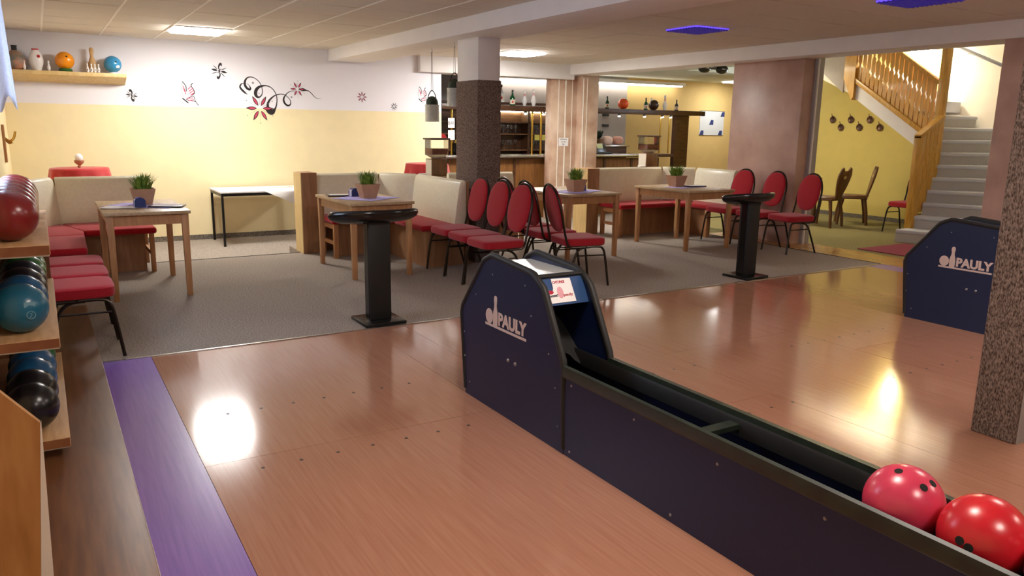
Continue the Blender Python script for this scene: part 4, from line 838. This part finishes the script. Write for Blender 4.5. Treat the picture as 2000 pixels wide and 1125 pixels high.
obj('upper_post', B().prism([(7.93, yz(7.93)-.32), (8.1, yz(7.95)+.0), (8.1, 3.0), (7.9, 3.0), (7.9, yz(7.93)-.28)], 'yz', XR-.06, XR+.06), m_pine, rl)
hz = lambda y: 2.14+(y-6.49)*.70
obj('bottom_rail', B().prism([(6.56, yz(6.56)-.05), (7.92, yz(7.92)-.05), (7.92, yz(7.92)+.03), (6.56, yz(6.56)+.03)], 'yz', XR-.045, XR+.045), m_pine, rl, bevel=.004)
obj('hand_rail', B().prism([(6.5, hz(6.5)-.03), (7.92, hz(7.92)-.03), (7.92, hz(7.92)+.03), (6.5, hz(6.5)+.03)], 'yz', XR-.045, XR+.045), m_pine, rl, bevel=.006)
def slat(y, w_, x0, x1, zb, zt, par, plane='yz'):
    n_ = 40; pts = []
    def hw(s):                                                       # half width along the slat: round notches at two heights
        h = w_/2
        for c_, r_, dd in ((.3, .035, .016), (.62, .035, .018), (.08, .012, .006)):
            d_ = abs(s-c_)
            if d_ < r_: h -= dd*math.sqrt(max(0, 1-(d_/r_)**2))
        return h
    zz = [zb+(zt-zb)*i/n_ for i in range(n_+1)]
    L1 = [(y-hw(i/n_), z) for i, z in enumerate(zz)]; L2 = [(y+hw(i/n_), z) for i, z in reversed(list(enumerate(zz)))]
    V = [];F = []
    for i, z in enumerate(zz):
        h = hw(i/n_); V += [(x0, y-h, z), (x0, y+h, z), (x1, y+h, z), (x1, y-h, z)]
        if i:
            a = 4*(i-1)
            for j in range(4): F.append((a+j, a+(j+1) % 4, a+4+(j+1) % 4, a+4+j))
    F += [(3, 2, 1, 0), (4*n_, 4*n_+1, 4*n_+2, 4*n_+3)]
    b = B().add(V, F)
    if plane == 'xz': b.v = [(y_, x_, z_) for x_, y_, z_ in b.v]
    obj('slat', b, m_pine, par, smooth=False)
NS = 17; y0 = 6.60; pitch = (7.9-y0)/NS
for k in range(NS):
    y = y0+(k+.5)*pitch; slat(y, pitch-.014, XR-.012, XR+.012, yz(y), hz(y), rl)
# lower inner rail between newel and tall post
cap = lambda x: 1.45+(x-10.46)*.52
obj('cap_rail', B().prism([(10.40, cap(10.40)), (10.93, cap(10.93)), (10.93, cap(10.93)+.05), (10.40, cap(10.40)+.05)], 'xz', 6.38, 6.48), m_pine, rl, bevel=.004)
for k in range(5):
    x = 10.565+k*.083; slat(x, .072, 6.42, 6.444, RZ*(2+k*.8)-.1, cap(x), rl, 'xz')
t = thing('wall_handrail', 'grey metal handrail on the cream wall beside the stairs', 'handrail'); obj('rail', B().tube([(12.2, 7.2, 2.85), (12.2, 5.6, 2.12)], .025, 10), mat('grey_rail', '6d6d70', .4, metal=.6), t)
for y in (6.9, 6.1): obj('bracket', B().tube([(12.28, y, 2.1+(y-5.6)*.456-.02), (12.2, y, 2.1+(y-5.6)*.456-.02), (12.2, y, 2.12+(y-5.6)*.456)], .01, 6), m_chrome, t)
t = thing('stair_lamp', 'glowing warm lamp on the cream stair wall', 'light', (12.24, 7.62, 2.78)); obj('bowl', B().ell((-.1, 0, 0), (.15, .17, .06), 24, 10), emat('lamp_glow', 'fff8e4', 68), t); obj('back_plate', B().box(0, -.08, -.04, .05, .08, .04), m_white, t)
for k, (y, z) in enumerate(((9.23, 1.70), (9.05, 1.565), (8.86, 1.70), (8.68, 1.57), (8.49, 1.70), (8.29, 1.57))):
    t = thing('wall_pan', ('small copper pan on the yellow wall, upper row at the window side', 'small copper pan on the yellow wall, lower row at the window side', 'small copper pan on the yellow wall, middle of the upper row', 'small copper pan on the yellow wall, middle of the lower row', 'small copper pan on the yellow wall, upper row close to the stair slope', 'small copper pan on the yellow wall, lower row close to the stair slope')[k], 'pan', (12.299, y, z), group='copper pans on the yellow wall')
    obj('dish', B().lathe([(.05, 0), (.062, .02), (.055, .022), (.03, .008)], 20, M=rot('Y', -PI/2)), m_pan, t); obj('handle', B().tube([(-.008, .02, .05), (-.01, .04, .1)], .006, 6), m_pan, t)
wn = struct('window_2', B().box(12.285, 9.64, 1.64, 12.296, 10.3, 2.42), emat('daylight_2', 'dfeaff', 3.5), label='bright hall window half hidden by the grey jamb', smooth=False)
for y in (9.62, 9.95, 10.3): obj('window_frame', B().box(12.27, y, 1.6, 12.3, y+.03, 2.46), m_white, wn)
o = tag(obj('door_mat', B().box(9.0, 4.6, .001, 10.0, 6.2, .012), m_mat), 'dusty red floor mat at the foot of the stairs', 'mat')
# ------------------------------------------------------------------ rustic chairs and table in the hall
def rustic(loc, rz, label):
    t = thing('rustic_chair', label, 'chair', loc, rz, 'rustic carved chairs in the stair hall')
    obj('seat', B().prism([(-.2, -.19), (.22, -.23), (.22, .23), (-.2, .19)], 'xy', .42, .455), m_oldwood, t, bevel=.006); obj('cushion', B().ell((0, 0, .465), (.19, .19, .02), 20, 6, .5), m_oldwood, t)
    for x, y in ((.17, .17), (.17, -.17), (-.16, .15), (-.16, -.15)): obj('leg', B().tube([(x, y, .42), (x*1.25, y*1.2, .2), (x*1.35, y*1.3, 0)], [.03, .026, .022], 8), m_oldwood, t)
    half = [(.11, .45), (.1, .52), (.15, .62), (.19, .74), (.2, .84), (.16, .93), (.12, .96), (.06, .90)]
    M = tr(-.2, 0, 0) @ Matrix.Translation((0, 0, .45)) @ rot('Y', -.22) @ Matrix.Translation((0, 0, -.45))
    obj('backrest', B().prism(half+[(-a, b_) for a, b_ in reversed(half)], 'yz', -.014, .014, M), m_oldwood, t, bevel=.004)
    obj('grip_hole', B().prism([(.05*math.cos(a*PI/8), .8+.025*math.sin(a*PI/8)) for a in range(16)], 'yz', -.016, .016, M), m_lightwood, t)
rustic((10.72, 8.05, 0), math.radians(100), 'dark carved wooden chair beside the hall table'); rustic((11.42, 8.05, 0), math.radians(130), 'dark carved wooden chair standing sideways to the yellow wall')
t = thing('hall_table', 'pale topped hall table half hidden behind the red chairs', 'table', (10.55, 8.75, 0)); obj('table_top', B().box(-.45, -.4, .72, .45, .4, .75), m_lightwood, t, bevel=.004)
for x in (-.38, .38):
    for y in (-.33, .33): obj('leg', B().box(x-.03, y-.03, 0, x+.03, y+.03, .72), m_oldwood, t)
